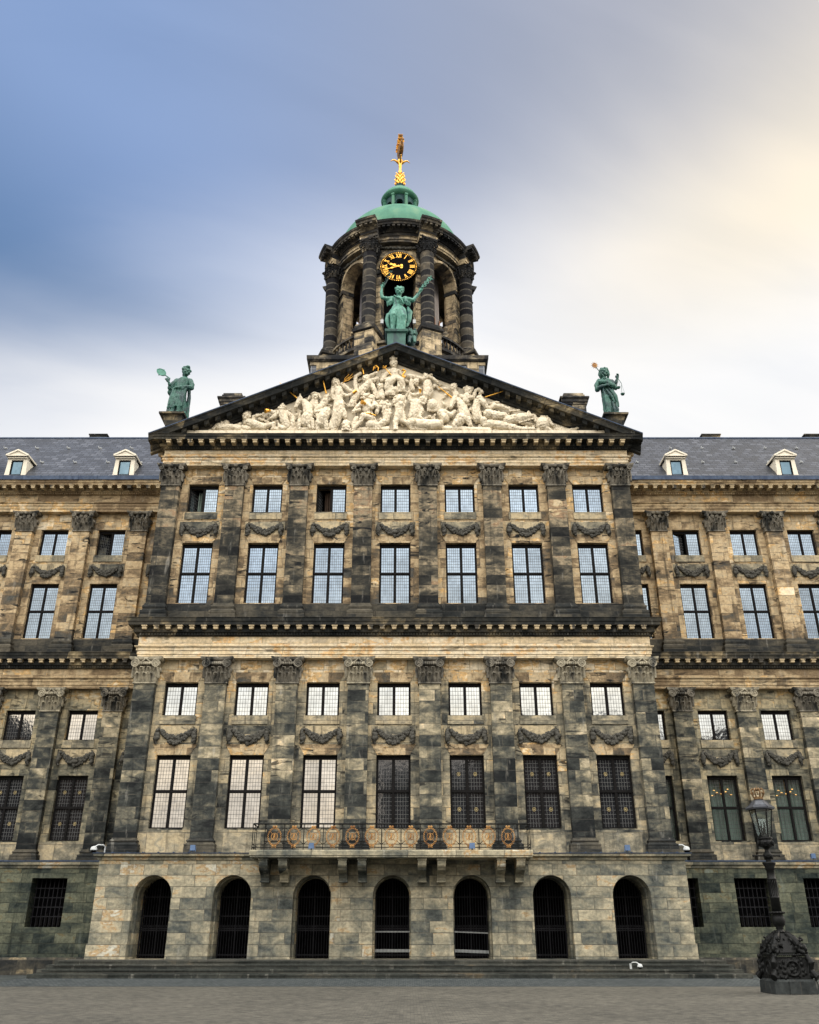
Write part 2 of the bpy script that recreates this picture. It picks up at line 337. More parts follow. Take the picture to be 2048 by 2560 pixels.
# ------------------------------------------------------------------ mesh helpers
class MB:
    def __init__(s): s.v = []; s.f = []
    def add(s, vs, fs):
        o = len(s.v); s.v += [tuple(p) for p in vs]; s.f += [tuple(i + o for i in q) for q in fs]; return s
    def quad(s, a, b, c, d): return s.add((a, b, c, d), ((0, 1, 2, 3),))
    def box(s, x0, x1, y0, y1, z0, z1):
        return s.add([(x0, y0, z0), (x1, y0, z0), (x1, y1, z0), (x0, y1, z0), (x0, y0, z1), (x1, y0, z1), (x1, y1, z1), (x0, y1, z1)],
                     [(0, 3, 2, 1), (4, 5, 6, 7), (0, 1, 5, 4), (1, 2, 6, 5), (2, 3, 7, 6), (3, 0, 4, 7)])
    def frustum(s, cx, cy, z0, z1, a0, b0, a1, b1):
        vs = [(cx + i * a0, cy + j * b0, z0) for i, j in ((-1, -1), (1, -1), (1, 1), (-1, 1))] + [(cx + i * a1, cy + j * b1, z1) for i, j in ((-1, -1), (1, -1), (1, 1), (-1, 1))]
        return s.add(vs, [(0, 3, 2, 1), (4, 5, 6, 7), (0, 1, 5, 4), (1, 2, 6, 5), (2, 3, 7, 6), (3, 0, 4, 7)])
    def lathe(s, prof, c=(0, 0), seg=32, a0=0.0, a1=2 * PI, wob=None):
        full = abs(a1 - a0 - 2 * PI) < 1e-6; n = seg if full else seg + 1; vs = []
        for r, z in prof:
            for i in range(n):
                a = a0 + (a1 - a0) * i / seg; rr = r * (wob(a, z) if wob else 1)
                vs.append((c[0] + rr * math.sin(a), c[1] - rr * math.cos(a), z))
        fs = []
        for k in range(len(prof) - 1):
            for i in range(seg):
                j = (i + 1) % n; fs.append((k * n + i, k * n + j, (k + 1) * n + j, (k + 1) * n + i))
        if full: fs.append(tuple(range(n))[::-1]); fs.append(tuple((len(prof) - 1) * n + i for i in range(n)))
        else:
            fs.append(tuple(k * n for k in range(len(prof)))); fs.append(tuple(k * n + n - 1 for k in range(len(prof)))[::-1])
        return s.add(vs, fs)
    def tube(s, pts, r, seg=8, cap=True):
        pts = [Vector(p) for p in pts]; rs = r if isinstance(r, (list, tuple)) else [r] * len(pts); vs = []
        prev = None
        for i, p in enumerate(pts):
            tg = (pts[min(i + 1, len(pts) - 1)] - pts[max(i - 1, 0)]).normalized()
            ref = prev if prev is not None else (Vector((0, 0, 1)) if abs(tg.z) < 0.9 else Vector((1, 0, 0)))
            a = ref - tg * ref.dot(tg)
            if a.length < 1e-4: a = tg.orthogonal()
            a.normalize(); b = tg.cross(a); prev = a
            for k in range(seg):
                q = 2 * PI * k / seg; vs.append(p + (a * math.cos(q) + b * math.sin(q)) * rs[i])
        fs = [(i * seg + k, i * seg + (k + 1) % seg, (i + 1) * seg + (k + 1) % seg, (i + 1) * seg + k) for i in range(len(pts) - 1) for k in range(seg)]
        if cap: fs += [tuple(range(seg))[::-1], tuple((len(pts) - 1) * seg + k for k in range(seg))]
        return s.add(vs, fs)
    def ball(s, c, r, seg=10, rings=6, rot=None):
        r = (r, r, r) if not isinstance(r, (tuple, list)) else r; vs = []
        for i in range(rings + 1):
            t = PI * i / rings
            for k in range(seg):
                q = 2 * PI * k / seg; p = Vector((math.sin(t) * math.cos(q) * r[0], math.sin(t) * math.sin(q) * r[1], math.cos(t) * r[2]))
                if rot: p = rot @ p
                vs.append((c[0] + p.x, c[1] + p.y, c[2] + p.z))
        fs = [(i * seg + k, (i + 1) * seg + k, (i + 1) * seg + (k + 1) % seg, i * seg + (k + 1) % seg) for i in range(rings) for k in range(seg)]
        return s.add(vs, fs)
    def sweep(s, prof, x0, x1, yf, yb):
        """a moulding round three sides of a block: prof = [(projection, z)...] from bottom to top"""
        vs = []
        for o, z in prof: vs += [(x0 - o, yb, z), (x0 - o, yf - o, z), (x1 + o, yf - o, z), (x1 + o, yb, z)]
        fs = [(k * 4 + i, k * 4 + i + 1, (k + 1) * 4 + i + 1, (k + 1) * 4 + i) for k in range(len(prof) - 1) for i in range(3)]
        n = len(prof) - 1; fs += [(n * 4, n * 4 + 1, n * 4 + 2, n * 4 + 3), (3, 2, 1, 0)]
        return s.add(vs, fs)
    def merge(s, o, mtx=None):
        vs = [mtx @ Vector(p) for p in o.v] if mtx else o.v
        return s.add(vs, o.f)
    def mesh(s, name, m=None, smooth=False, fix=True):
        me = bpy.data.meshes.new(name); me.from_pydata([tuple(p) for p in s.v], [], s.f)
        if fix:
            bm = bmesh.new(); bm.from_mesh(me); bmesh.ops.recalc_face_normals(bm, faces=bm.faces); bm.to_mesh(me); bm.free()
        if m: me.materials.append(m)
        if smooth: me.polygons.foreach_set('use_smooth', [True] * len(me.polygons))
        return me
    def build(s, name, m, parent=None, smooth=False, loc=None):
        return put(name, s.mesh(name, m, smooth), parent, loc)


def put(name, me, parent=None, loc=None, rz=0.0):
    o = bpy.data.objects.new(name, me); COL.objects.link(o)
    if parent is not None: o.parent = parent
    if loc is not None: o.location = loc
    if rz: o.rotation_euler.z = rz
    return o


def tag(o, label=None, cat=None, group=None, kind=None):
    if label: o['label'] = label
    if cat: o['category'] = cat
    if group: o['group'] = group
    if kind: o['kind'] = kind
    return o


def thing(name, label, cat, loc=(0, 0, 0), group=None):
    return tag(put(name, None, None, loc), label, cat, group)


def copy_tree(o, parent=None):
    c = o.copy(); COL.objects.link(c)
    if parent is not None: c.parent = parent
    for ch in [k for k in o.children]: copy_tree(ch, c)
    return c


def sculpt(mb, name, voxel, m, parent=None, loc=None, smooth_it=2, chisel=0.0, freq=(6, 6, 6)):
    """fuse overlapping solids into one continuous carved surface"""
    me = mb.mesh(name + '_rough', None)
    o = bpy.data.objects.new('rough', me); COL.objects.link(o)
    r = o.modifiers.new('r', 'REMESH'); r.mode = 'VOXEL'; r.voxel_size = voxel
    if smooth_it:
        k = o.modifiers.new('s', 'SMOOTH'); k.factor = 0.5; k.iterations = smooth_it
    dg = bpy.context.evaluated_depsgraph_get()
    e = o.evaluated_get(dg); nm = bpy.data.meshes.new_from_object(e, depsgraph=dg)
    bpy.data.objects.remove(o); bpy.data.meshes.remove(me)
    if chisel:                              # chisel work: creases cut into the fused surface
        ns = [v.normal.copy() for v in nm.vertices]
        for v, n in zip(nm.vertices, ns):
            p = Vector((v.co.x * freq[0], v.co.y * freq[1], v.co.z * freq[2])); a = mnoise.noise(p); b = mnoise.noise(p * 2.3 + Vector((9, 3, 1)))
            v.co += n * chisel * (0.55 - 2.6 * max(0.0, 0.28 - abs(a)) - 1.2 * max(0.0, 0.22 - abs(b)) + 0.5 * b)
        nm.update()
    nm.name = name; nm.materials.clear(); nm.materials.append(m)
    nm.polygons.foreach_set('use_smooth', [True] * len(nm.polygons))
    return put(name, nm, parent, loc)


def limb(mb, pts, rs):
    """a tapering rounded limb"""
    mb.tube(pts, rs, 10)
    for p, r in zip(pts, rs): mb.ball(p, r, 10, 6)
    return mb


def wall_holes(mb, x0, x1, z0, z1, holes, yf, depth):
    xs = sorted({x0, x1, *[h[0] for h in holes], *[h[1] for h in holes]}); zs = sorted({z0, z1, *[h[2] for h in holes], *[h[3] for h in holes]})
    xs = [x for x in xs if x0 <= x <= x1]; zs = [z for z in zs if z0 <= z <= z1]
    for i in range(len(xs) - 1):
        for j in range(len(zs) - 1):
            cx, cz = (xs[i] + xs[i + 1]) / 2, (zs[j] + zs[j + 1]) / 2
            if any(h[0] < cx < h[1] and h[2] < cz < h[3] for h in holes): continue
            mb.quad((xs[i], yf, zs[j]), (xs[i + 1], yf, zs[j]), (xs[i + 1], yf, zs[j + 1]), (xs[i], yf, zs[j + 1]))
    for a, b, c, e in holes:
        y2 = yf + depth
        mb.quad((a, yf, c), (a, y2, c), (a, y2, e), (a, yf, e)); mb.quad((b, y2, c), (b, yf, c), (b, yf, e), (b, y2, e))
        mb.quad((a, yf, e), (a, y2, e), (b, y2, e), (b, yf, e)); mb.quad((a, y2, c), (a, yf, c), (b, yf, c), (b, y2, c))
    return mb


def arch_panel(mb, u0, u1, z0, z1, arches, fmap, depth, ustep=None, n=20):
    """a wall in (u, z) with round-headed openings; arches = [(centre, half width, z bottom, z spring)]; fmap(u, z, d) -> point"""
    cuts = [u0]
    for c, w, zb, zs in arches: cuts += [c - w, c + w]
    cuts.append(u1)
    def solid(a, b):
        k = 1 if not ustep else max(1, int(math.ceil((b - a) / ustep)))
        for i in range(k):
            p, q = a + (b - a) * i / k, a + (b - a) * (i + 1) / k
            mb.quad(fmap(p, z0, 0), fmap(q, z0, 0), fmap(q, z1, 0), fmap(p, z1, 0))
    for i in range(0, len(cuts), 2): solid(cuts[i], cuts[i + 1])
    for c, w, zb, zs in arches:
        pts = [(c - w * math.cos(PI * k / n), zs + w * math.sin(PI * k / n)) for k in range(n + 1)]
        for (a, za), (b, zb2) in zip(pts, pts[1:]):
            mb.quad(fmap(a, za, 0), fmap(b, zb2, 0), fmap(b, z1, 0), fmap(a, z1, 0))
            mb.quad(fmap(a, za, 0), fmap(a, za, depth), fmap(b, zb2, depth), fmap(b, zb2, 0))
            if zb > z0 + 1e-4: mb.quad(fmap(a, z0, 0), fmap(b, z0, 0), fmap(b, zb, 0), fmap(a, zb, 0))
        for u in (c - w, c + w): mb.quad(fmap(u, zb, 0), fmap(u, zs, 0), fmap(u, zs, depth), fmap(u, zb, depth))
        if zb > z0 + 1e-4: mb.quad(fmap(c - w, zb, 0), fmap(c + w, zb, 0), fmap(c + w, zb, depth), fmap(c - w, zb, depth))
    return mb


# ------------------------------------------------------------------ the ground
def ground_sheet(name, x0, x1, y0, y1, z, m):
    mb = MB(); n = 1
    mb.quad((x0, y0, z), (x1, y0, z), (x1, y1, z), (x0, y1, z))
    return tag(mb.build(name, m), kind='structure')


ground_sheet('plaza_ground', -600, 600, -600, 700, 0.0, M['plaza'])
gs = MB()                                  # cobbled slope that leads up to the lowest step
V0 = [(-14.3, -4.85, 0.003), (14.3, -4.85, 0.003), (14.3, 5.0, 0.003), (-14.3, 5.0, 0.003)]; V1 = [(-13.3, -3.80, 0.20), (13.3, -3.80, 0.20), (13.3, 5.0, 0.20), (-13.3, 5.0, 0.20)]
gs.add(V0 + V1, [(4, 5, 6, 7), (0, 1, 5, 4), (1, 2, 6, 5), (3, 0, 4, 7)])
tag(gs.build('cobbled_gutter', M['gutter']), kind='structure')
ground_sheet('flagstone_apron', -40, 40, -1.2, 5.6, 0.004, M['apron'])
st = MB(); ZS = lambda k: 0.2 + 0.1375 * k
for k in range(4):
    o = 0.40 * (3 - k)
    st.box(-12.5 - 0.17 * (3 - k), 12.5 + 0.17 * (3 - k), -2.5 - o, 5.0 + (-0.02 * k), ZS(k) + (0.004 if k == 0 else 0), ZS(k + 1))
for k in range(4):      # worn nosings: every tread is long slabs with slightly different edges
    o = 0.40 * (3 - k); x = -12.4
    while x < 12.2:
        w = rnd.uniform(1.5, 2.9); x1 = min(x + w, 12.45)
        st.box(x + 0.008, x1 - 0.008, -2.5 - o - rnd.uniform(0.012, 0.035), -2.5 - o + 0.3, ZS(k + 1) - 0.045, ZS(k + 1) + rnd.uniform(0.003, 0.010)); x = x1
tag(st.build('entrance_steps', M['steps']), 'long flight of four worn dark stone steps below the arched gates', 'steps')

# ------------------------------------------------------------------ the palace
PAL = thing('palace', 'huge soot-stained sandstone palace with pilasters, leaded windows and a carved white pediment', 'palace')
B = 3.2
WY = 5.5                                   # the wings stand back this far
XE = 11.68                                 # half width of the centre block


def part(mb, name, m, parent=None, smooth=False): return mb.build(name, m, parent or PAL, smooth)


# --- centre block: ground storey with seven arches
fm = lambda y: (lambda u, z, d: (u, y + d, z))
g = MB()
arch_panel(g, -11.9, 11.9, 0.0, 4.345, [(B * k, 0.765, 0.752, 3.02) for k in range(-3, 4)], fm(-0.9), 1.9)
for s in (-1, 1): g.quad((s * 11.9, -0.9, 0), (s * 11.9, WY, 0), (s * 11.9, WY, 4.345), (s * 11.9, -0.9, 4.345))
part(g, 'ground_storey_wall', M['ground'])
edges = [-11.9] + [v for k in range(-3, 4) for v in (B * k - 0.765, B * k + 0.765)] + [11.9]
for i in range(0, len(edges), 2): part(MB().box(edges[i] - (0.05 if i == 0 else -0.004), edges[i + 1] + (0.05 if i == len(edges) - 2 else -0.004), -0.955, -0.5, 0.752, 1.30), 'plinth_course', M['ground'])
for k in range(-3, 4):                     # moulded inner jambs of the arches
    cx = B * k; jm = MB()
    pts = [(cx - 0.70, 0.755)] + [(cx - 0.70 * math.cos(PI * i / 16), 3.02 + 0.70 * math.sin(PI * i / 16)) for i in range(17)] + [(cx + 0.70, 0.755)]
    for (a, za), (b, zb) in zip(pts, pts[1:]):
        ca, cb = Vector((a - cx, za - min(za, 3.02))), Vector((b - cx, zb - min(zb, 3.02)))
        ka, kb = 1.12, 1.12
        ao = (cx + (a - cx) * ka, min(za, 3.02) + (za - min(za, 3.02)) * ka); bo = (cx + (b - cx) * kb, min(zb, 3.02) + (zb - min(zb, 3.02)) * kb)
        jm.quad((a, -0.35, za), (b, -0.35, zb), (bo[0], -0.35, bo[1]), (ao[0], -0.35, ao[1]))
        jm.quad((a, -0.35, za), (b, -0.35, zb), (b, 0.45, zb), (a, 0.45, za))
    part(jm, 'arch_moulding', M['ground'])

# --- gates
for k in range(-3, 4):
    cx = B * k; gt = MB()
    top = lambda x: 3.02 + math.sqrt(max(0.0, 0.72 ** 2 - (x - cx) ** 2))
    for i in range(13):
        x = cx - 0.66 + 0.11 * i; gt.tube([(x, 0.40, 0.78), (x, 0.40, top(x) - 0.01)], 0.014 if i % 6 else 0.03, 6)
    for z in (0.86, 1.75, 1.82, 2.28, 3.0): gt.box(cx - 0.72, cx + 0.72, 0.385, 0.415, z, z + 0.045)
    for i in range(12): gt.ball((cx - 0.605 + 0.11 * i, 0.40, 1.93), (0.03, 0.012, 0.05), 6, 4)
    go = part(gt, 'gate', M['gateiron'])
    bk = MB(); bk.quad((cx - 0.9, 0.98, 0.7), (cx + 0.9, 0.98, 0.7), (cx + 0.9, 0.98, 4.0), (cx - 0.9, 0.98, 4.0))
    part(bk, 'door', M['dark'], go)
    if k in (0, 1):
        for z, h in ((1.70, 0.05), (0.98, 0.11)):
            sl = MB(); n = 26
            for i in range(n):
                xa = cx - 0.72 + 1.44 * i / n; dz = 0.05 * (i / n) * (-1 if k == 1 else 0)
                sl.box(xa, xa + 1.44 / n * 0.72, 0.355, 0.375, z + dz, z + h + dz)
            tag(part(sl, 'barrier_strip', M['whitep'], go), 'white slatted strip across the gate')

# --- ledge above the ground storey
lg = MB(); lg.sweep([(0.0, 4.345), (0.06, 4.36), (0.08, 4.42), (0.05, 4.45), (0.20, 4.50), (0.22, 4.585)], -11.9, 11.9, -0.9, WY); part(lg, 'ledge', M['ledge'])
lc = MB(); lc.sweep([(0.24, 4.587), (0.25, 4.62), (-0.4, 4.665)], -11.9, 11.9, -0.9, WY)
x = -12.0
while x < 12.0:
    lc.box(x, x + 0.035, -1.155, -0.4, 4.62, 4.65); x += 0.62
part(lc, 'lead_flashing', M['leadcap'])
ld = MB(); ld.quad((-11.9, -0.9, 4.60), (11.9, -0.9, 4.60), (11.9, 0.05, 4.66), (-11.9, 0.05, 4.66)); part(ld, 'ledge_top', M['leadcap'])

# --- windows
WW = 1.50
ROWS = {'lo_large': (5.66, 8.70), 'lo_small': (10.42, 11.92), 'up_large': (15.72, 18.80), 'up_small': (20.46, 22.0)}


def lattice_mesh(w, h, nx, ny, name):
    mb = MB(); r = 0.0075
    for i in range(1, nx): mb.box(-w / 2 + w * i / nx - r, -w / 2 + w * i / nx + r, -0.004, 0.0, 0.0, h)
    for j in range(1, ny): mb.box(-w / 2, w / 2, -0.006, -0.002, h * j / ny - r, h * j / ny + r)
    return mb.mesh(name, M['lead'])


def window_meshes(w, h, large, nx, ny):
    fr = MB(); f = 0.075; tz = 0.505 * h
    fr.box(-w / 2, -w / 2 + f, -0.05, 0.06, 0, h); fr.box(w / 2 - f, w / 2, -0.05, 0.06, 0, h)
    fr.box(-w / 2 + f, w / 2 - f, -0.05, 0.06, h - f * 2.0, h); fr.box(-w / 2 + f, w / 2 - f, -0.06, 0.06, 0, f * 0.7)
    fr.box(-0.05, 0.05, -0.07, 0.06, f * 0.7, h - f * 2.0)
    lights = []
    if large:
        fr.box(-w / 2 + f, w / 2 - f, -0.085, 0.06, tz - 0.05, tz + 0.05)
        spans = ((f * 0.7, tz - 0.05), (tz + 0.05, h - f * 2.0))
    else: spans = ((f * 0.7, h - f * 2.0),)
    for xa, xb in ((-w / 2 + f, -0.05), (0.05, w / 2 - f)):
        for za, zb in spans:
            q = 0.016                                             # the casement's own thin sash
            fr.box(xa, xa + q, -0.03, 0.03, za, zb); fr.box(xb - q, xb, -0.03, 0.03, za, zb); fr.box(xa + q, xb - q, -0.03, 0.03, za, za + q); fr.box(xa + q, xb - q, -0.03, 0.03, zb - q, zb)
            lights.append((xa + q, xb - q, za + q, zb - q))
    return fr.mesh('window_frame', M['frame']), lights


LM, FM_, PM, RN = {}, {}, {}, {}


def pane_mesh(l, m):
    mb = MB(); mb.quad((-(l[1] - l[0]) / 2, -0.001, 0), ((l[1] - l[0]) / 2, -0.001, 0), ((l[1] - l[0]) / 2, -0.001, l[3] - l[2]), (-(l[1] - l[0]) / 2, -0.001, l[3] - l[2]))
    return mb.mesh('pane', m, fix=False)


def roundels(l):
    mb = MB()
    cx, cz = 0, (l[3] - l[2]) * 0.52
    mb.tube([(cx + .07 * math.cos(2 * PI * i / 12), -0.012, cz + .075 * math.sin(2 * PI * i / 12)) for i in range(13)], 0.014, 5); mb.ball((cx, -.01, cz), (.035, .008, .04), 6, 4)
    return mb.mesh('stained_roundel', M['roundel'])


def window(cx, z0, z1, Y, row, pane, nx, ny, wid=None, opened=(), label=None, roundel=False):
    w = wid or WW; h = z1 - z0; large = h > 2; key = (round(w, 2), round(h, 2))
    if key not in FM_: FM_[key] = window_meshes(w, h, large, nx, ny)
    me, lights = FM_[key]
    o = put('window', me, PAL, (cx, Y, z0))
    if label: o['label'] = label
    for i, l in enumerate(lights):
        lk = (key, i, nx, ny)
        if lk not in LM: LM[lk] = lattice_mesh(l[1] - l[0], l[3] - l[2], nx, ny, 'lattice')
        pk = (key, i, pane)
        if pk not in PM: PM[pk] = pane_mesh(l, M[pane])
        c = ((l[0] + l[1]) / 2, 0, l[2])
        if i in opened:
            ang = opened[i]; piv = l[0] if i == 0 else l[1]; mode = 1 if i == 0 else -1
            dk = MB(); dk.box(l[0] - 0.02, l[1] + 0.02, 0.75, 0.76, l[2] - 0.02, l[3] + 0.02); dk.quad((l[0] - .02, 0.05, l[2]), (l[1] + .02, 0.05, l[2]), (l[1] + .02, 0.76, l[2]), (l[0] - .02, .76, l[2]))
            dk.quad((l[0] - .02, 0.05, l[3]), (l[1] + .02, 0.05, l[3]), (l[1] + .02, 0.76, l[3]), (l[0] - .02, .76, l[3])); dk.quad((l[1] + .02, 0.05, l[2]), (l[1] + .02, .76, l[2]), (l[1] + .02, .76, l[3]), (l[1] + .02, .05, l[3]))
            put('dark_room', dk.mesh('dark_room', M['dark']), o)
            hw = (l[1] - l[0]) / 2
            for me2, nm in ((PM[pk], 'pane'), (LM[lk], 'lattice')):
                q = put(nm, me2, o, (piv + mode * hw * math.cos(ang), hw * math.sin(ang), l[2]), rz=mode * ang)
            continue
        put('pane', PM[pk], o, c); put('lattice', LM[lk], o, c)
        if roundel:
            if lk not in RN: RN[lk] = roundels(l)
            put('stained_roundel', RN[lk], o, c)
    return o


wall_up, wall_lo = [], []
for k in range(-3, 4):
    for r in ('lo_large', 'lo_small'): wall_lo.append((B * k - WW / 2, B * k + WW / 2, *ROWS[r]))
    for r in ('up_large', 'up_small'): wall_up.append((B * k - WW / 2, B * k + WW / 2, *ROWS[r]))
mb = wall_holes(MB(), -XE, XE, 4.6, 12.95, wall_lo, 0.0, 0.42)
for s in (-1, 1): mb.quad((s * XE, 0, 4.6), (s * XE, WY, 4.6), (s * XE, WY, 12.95), (s * XE, 0, 12.95))
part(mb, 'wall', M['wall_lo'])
mb = wall_holes(MB(), -XE, XE, 14.5, 22.9, wall_up, 0.0, 0.42)
for s in (-1, 1): mb.quad((s * XE, 0, 14.5), (s * XE, WY, 14.5), (s * XE, WY, 22.9), (s * XE, 0, 22.9))
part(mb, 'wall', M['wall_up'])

OPEN_UP = {-3: ({0: 1.15}, 'upper small window with its left casement swung inward'), -1: ({0: 1.3}, 'upper small window with its left casement wide open')}
for k in range(-3, 4):
    cx = B * k
    window(cx, *ROWS['lo_large'], 0.24, 'lo_large', 'pane_lo' if k < 0 else 'pane_dk', 5, 8, roundel=k > 0)
    window(cx, *ROWS['lo_small'], 0.24, 'lo_small', 'pane_sm', 5, 7)
    window(cx, *ROWS['up_large'], 0.24, 'up_large', 'pane_up', 6, 9)
    op, lb = OPEN_UP.get(k, ((), None))
    window(cx, *ROWS['up_small'], 0.24, 'up_small', 'pane_up', 6, 8, opened=op, label=lb)

# sills and recessed aprons under the windows, flat keystone heads above them
sill_m = stone('sooty_sill_stone', RL[:5] + [(1.0, (.25, .23, .18))], 4.0, 0.6, 0.5, 0.3, (), 30)
for k in range(-3, 4):
    for z in (10.42, 20.46): part(MB().box(B * k - 0.80, B * k + 0.80, -0.045, 0.1, z - 0.38, z - 0.004), 'sill', sill_m)
hd_m = stone('flat_arch_stone', RU, 0.7, 0.9, 0.45, 0.9, (), 31, mortar=0.0)
for k in range(-3, 4):
    for z in (8.70, 11.92, 18.80, 22.0):
        hd = MB(); h = 0.46 if z != 22.0 else 0.42
        for a, b, c, e in ((-0.98, -0.40, -0.71, -0.26), (-0.39, 0.39, -0.25, 0.25), (0.40, 0.98, 0.26, 0.71)):
            o = len(hd.v); yy = -0.022 if a < -0.3 and b < 0 or a > 0.3 else -0.034
            hd.add([(B * k + c, yy, z + 0.01), (B * k + e, yy, z + 0.01), (B * k + b, yy, z + h), (B * k + a, yy, z + h), (B * k + c, 0.02, z + 0.01), (B * k + e, 0.02, z + 0.01), (B * k + b, 0.02, z + h), (B * k + a, 0.02, z + h)],
                   [(0, 1, 2, 3), (0, 4, 5, 1), (1, 5, 6, 2), (2, 6, 7, 3), (3, 7, 4, 0)])
        part(hd, 'flat_arch', hd_m)


# --- capitals
def capital_mesh(w, h, dep, composite, m, var=0):
    mb = MB(); rr = random.Random(40 + var); hw = w / 2
    mb.frustum(0, -dep / 2, 0.0, h * 0.80, hw, dep / 2 + 0.01, hw * 1.02, dep / 2 + 0.04)
    mb.box(-hw - 0.05, hw + 0.05, -dep - 0.06, 0.02, -0.06, 0.0)                      # astragal
    def leaf(cx, z0, hh, lw, y0, curl):
        prof = [(0.0, 0.0, 1.0), (0.05, 0.35, 1.08), (0.09, 0.62, 1.0), (0.16, 0.84, 0.8), (curl, 1.0, 0.62), (curl + 0.05, 0.90, 0.4)]
        vs = []
        for o, t, ww in prof:
            for sx, oy in ((-1, 0.02), (-0.45, -0.035), (0, 0.0), (0.45, -0.035), (1, 0.02)): vs.append((cx + sx * lw / 2 * ww, y0 - o * 1.0 + oy * 1.4, z0 + hh * t))
        n = len(prof); b = [(v[0], v[1] + 0.07, v[2]) for v in vs]
        fs = [(i * 5 + j, i * 5 + j + 1, (i + 1) * 5 + j + 1, (i + 1) * 5 + j) for i in range(n - 1) for j in range(4)]
        fb = [tuple(q + 5 * n for q in f[::-1]) for f in fs]
        side = []
        for i in range(n - 1): side += [(i * 5, (i + 1) * 5, (i + 1) * 5 + 5 * n, i * 5 + 5 * n), (i * 5 + 4, i * 5 + 4 + 5 * n, (i + 1) * 5 + 4 + 5 * n, (i + 1) * 5 + 4)]
        mb.add(vs + b, fs + fb + side)
    f = -dep - 0.02
    for cx in (-hw * 0.66, 0, hw * 0.66): leaf(cx, 0.01, h * 0.36, w * 0.33, f, 0.19)
    for cx in (-hw * 1.02, -hw * 0.34, hw * 0.34, hw * 1.02): leaf(cx, h * 0.18, h * (0.42 if composite else 0.46), w * 0.30, f + 0.02, 0.20)
    for s in (-1, 1):                                                                   # side leaves
        for j, (z0, hh) in enumerate(((0.01, h * 0.36), (h * 0.2, h * 0.42))):
            for yy in (-dep * 0.75, -dep * 0.3): mb.ball((s * (hw + 0.05 + 0.05 * j), yy, z0 + hh * 0.8), (0.10, 0.10, hh * 0.26), 7, 5); mb.ball((s * (hw + 0.0), yy, z0 + hh * 0.4), (0.07, 0.12, hh * 0.45), 7, 5)
    def spiral(cx, cz, r, sx, y):
        pts = [];
        for i in range(26):
            t = i / 25; a = t * 4.6 * PI / 1.0; q = r * (1 - 0.86 * t); pts.append((cx + sx * q * math.cos(a + PI / 2), y, cz + q * math.sin(a + PI / 2)))
        mb.tube(pts, [0.042 * (1 - 0.5 * i / 25) for i in range(26)], 6)
        mb.tube([(cx, y + 0.12, cz), (cx, y + 0.0, cz)], r * 0.92, 14); mb.ball((cx, y - 0.01, cz), 0.05, 7, 5)
    if composite:
        for s in (-1, 1): spiral(s * (hw + 0.01), h * 0.74, 0.20, s, f - 0.20)
        mb.box(-hw * 0.8, hw * 0.8, f - 0.17, f + 0.05, h * 0.70, h * 0.82)
        for i in range(7): mb.ball(((i - 3) * hw * 0.2, f - 0.19, h * 0.73), (0.05, 0.05, 0.07), 6, 5)
        ab0, ab1 = 0.86, 1.0
    else:
        for s in (-1, 1):
            spiral(s * (hw + 0.05), h * 0.80, 0.12, s, f - 0.19); spiral(s * hw * 0.25, h * 0.78, 0.085, -s, f - 0.06)
            mb.tube([(s * hw * 0.55, f - 0.03, h * 0.45), (s * hw * 0.7, f - 0.08, h * 0.65), (s * (hw + 0.05), f - 0.19, h * 0.90)], [0.05, 0.05, 0.035], 6)
        ab0, ab1 = 0.88, 1.0
    n = 10; vs = []
    for zz, k in ((ab0, 0.0), (ab0 + 0.05, 0.05), (ab1, 0.07)):                           # abacus with a hollowed front
        for i in range(n + 1):
            t = -1 + 2 * i / n; vs.append((t * (hw + 0.20 + k), -dep - 0.12 - k - 0.14 * t * t, h * zz))
        vs += [(hw + 0.20 + k, 0.02, h * zz), (-hw - 0.20 - k, 0.02, h * zz)]
    L = n + 3
    mb.add(vs, [(a * L + i, a * L + (i + 1) % L, (a + 1) * L + (i + 1) % L, (a + 1) * L + i) for a in range(2) for i in range(L)] + [tuple(range(L))[::-1], tuple(2 * L + i for i in range(L))])
    if var == 0: mb.ball((0, -dep - 0.20, h * 0.93), (0.11, 0.08, 0.10), 8, 6)
    elif var == 1: mb.ball((0, -dep - 0.18, h * 0.93), (0.13, 0.07, 0.07), 8, 6); mb.tube([(-0.2, -dep - .16, h * .78), (0, -dep - .22, h * .93), (0.2, -dep - .16, h * .78)], 0.045, 6)
    else: mb.ball((0, -dep - 0.2, h * 0.9), (0.08, 0.09, 0.13), 8, 6); mb.ball((-.12, -dep - .17, h * .84), 0.07, 7, 5); mb.ball((.12, -dep - .17, h * .84), 0.07, 7, 5)
    for i in range(16): mb.ball((rr.uniform(-hw, hw), f - rr.uniform(0.02, 0.12), h * rr.uniform(0.3, 0.85)), rr.uniform(0.025, 0.055), 6, 4)
    return mb.mesh('capital', m)


def base_mesh(w, h, dep, m):
    mb = MB(); a = w / 2
    sq = [(0.17, 0.0), (0.17, 0.42), (0.15, 0.44), (0.165, 0.50), (0.165, 0.60), (0.10, 0.63), (0.07, 0.70), (0.09, 0.76), (0.10, 0.80), (0.09, 0.86), (0.035, 0.90), (0.02, 1.0)]
    mb.sweep([(o, t * h) for o, t in sq], -a, a, -dep, 0.01); return mb.mesh('pilaster_base', m)


PD = 0.34
DATA = {}


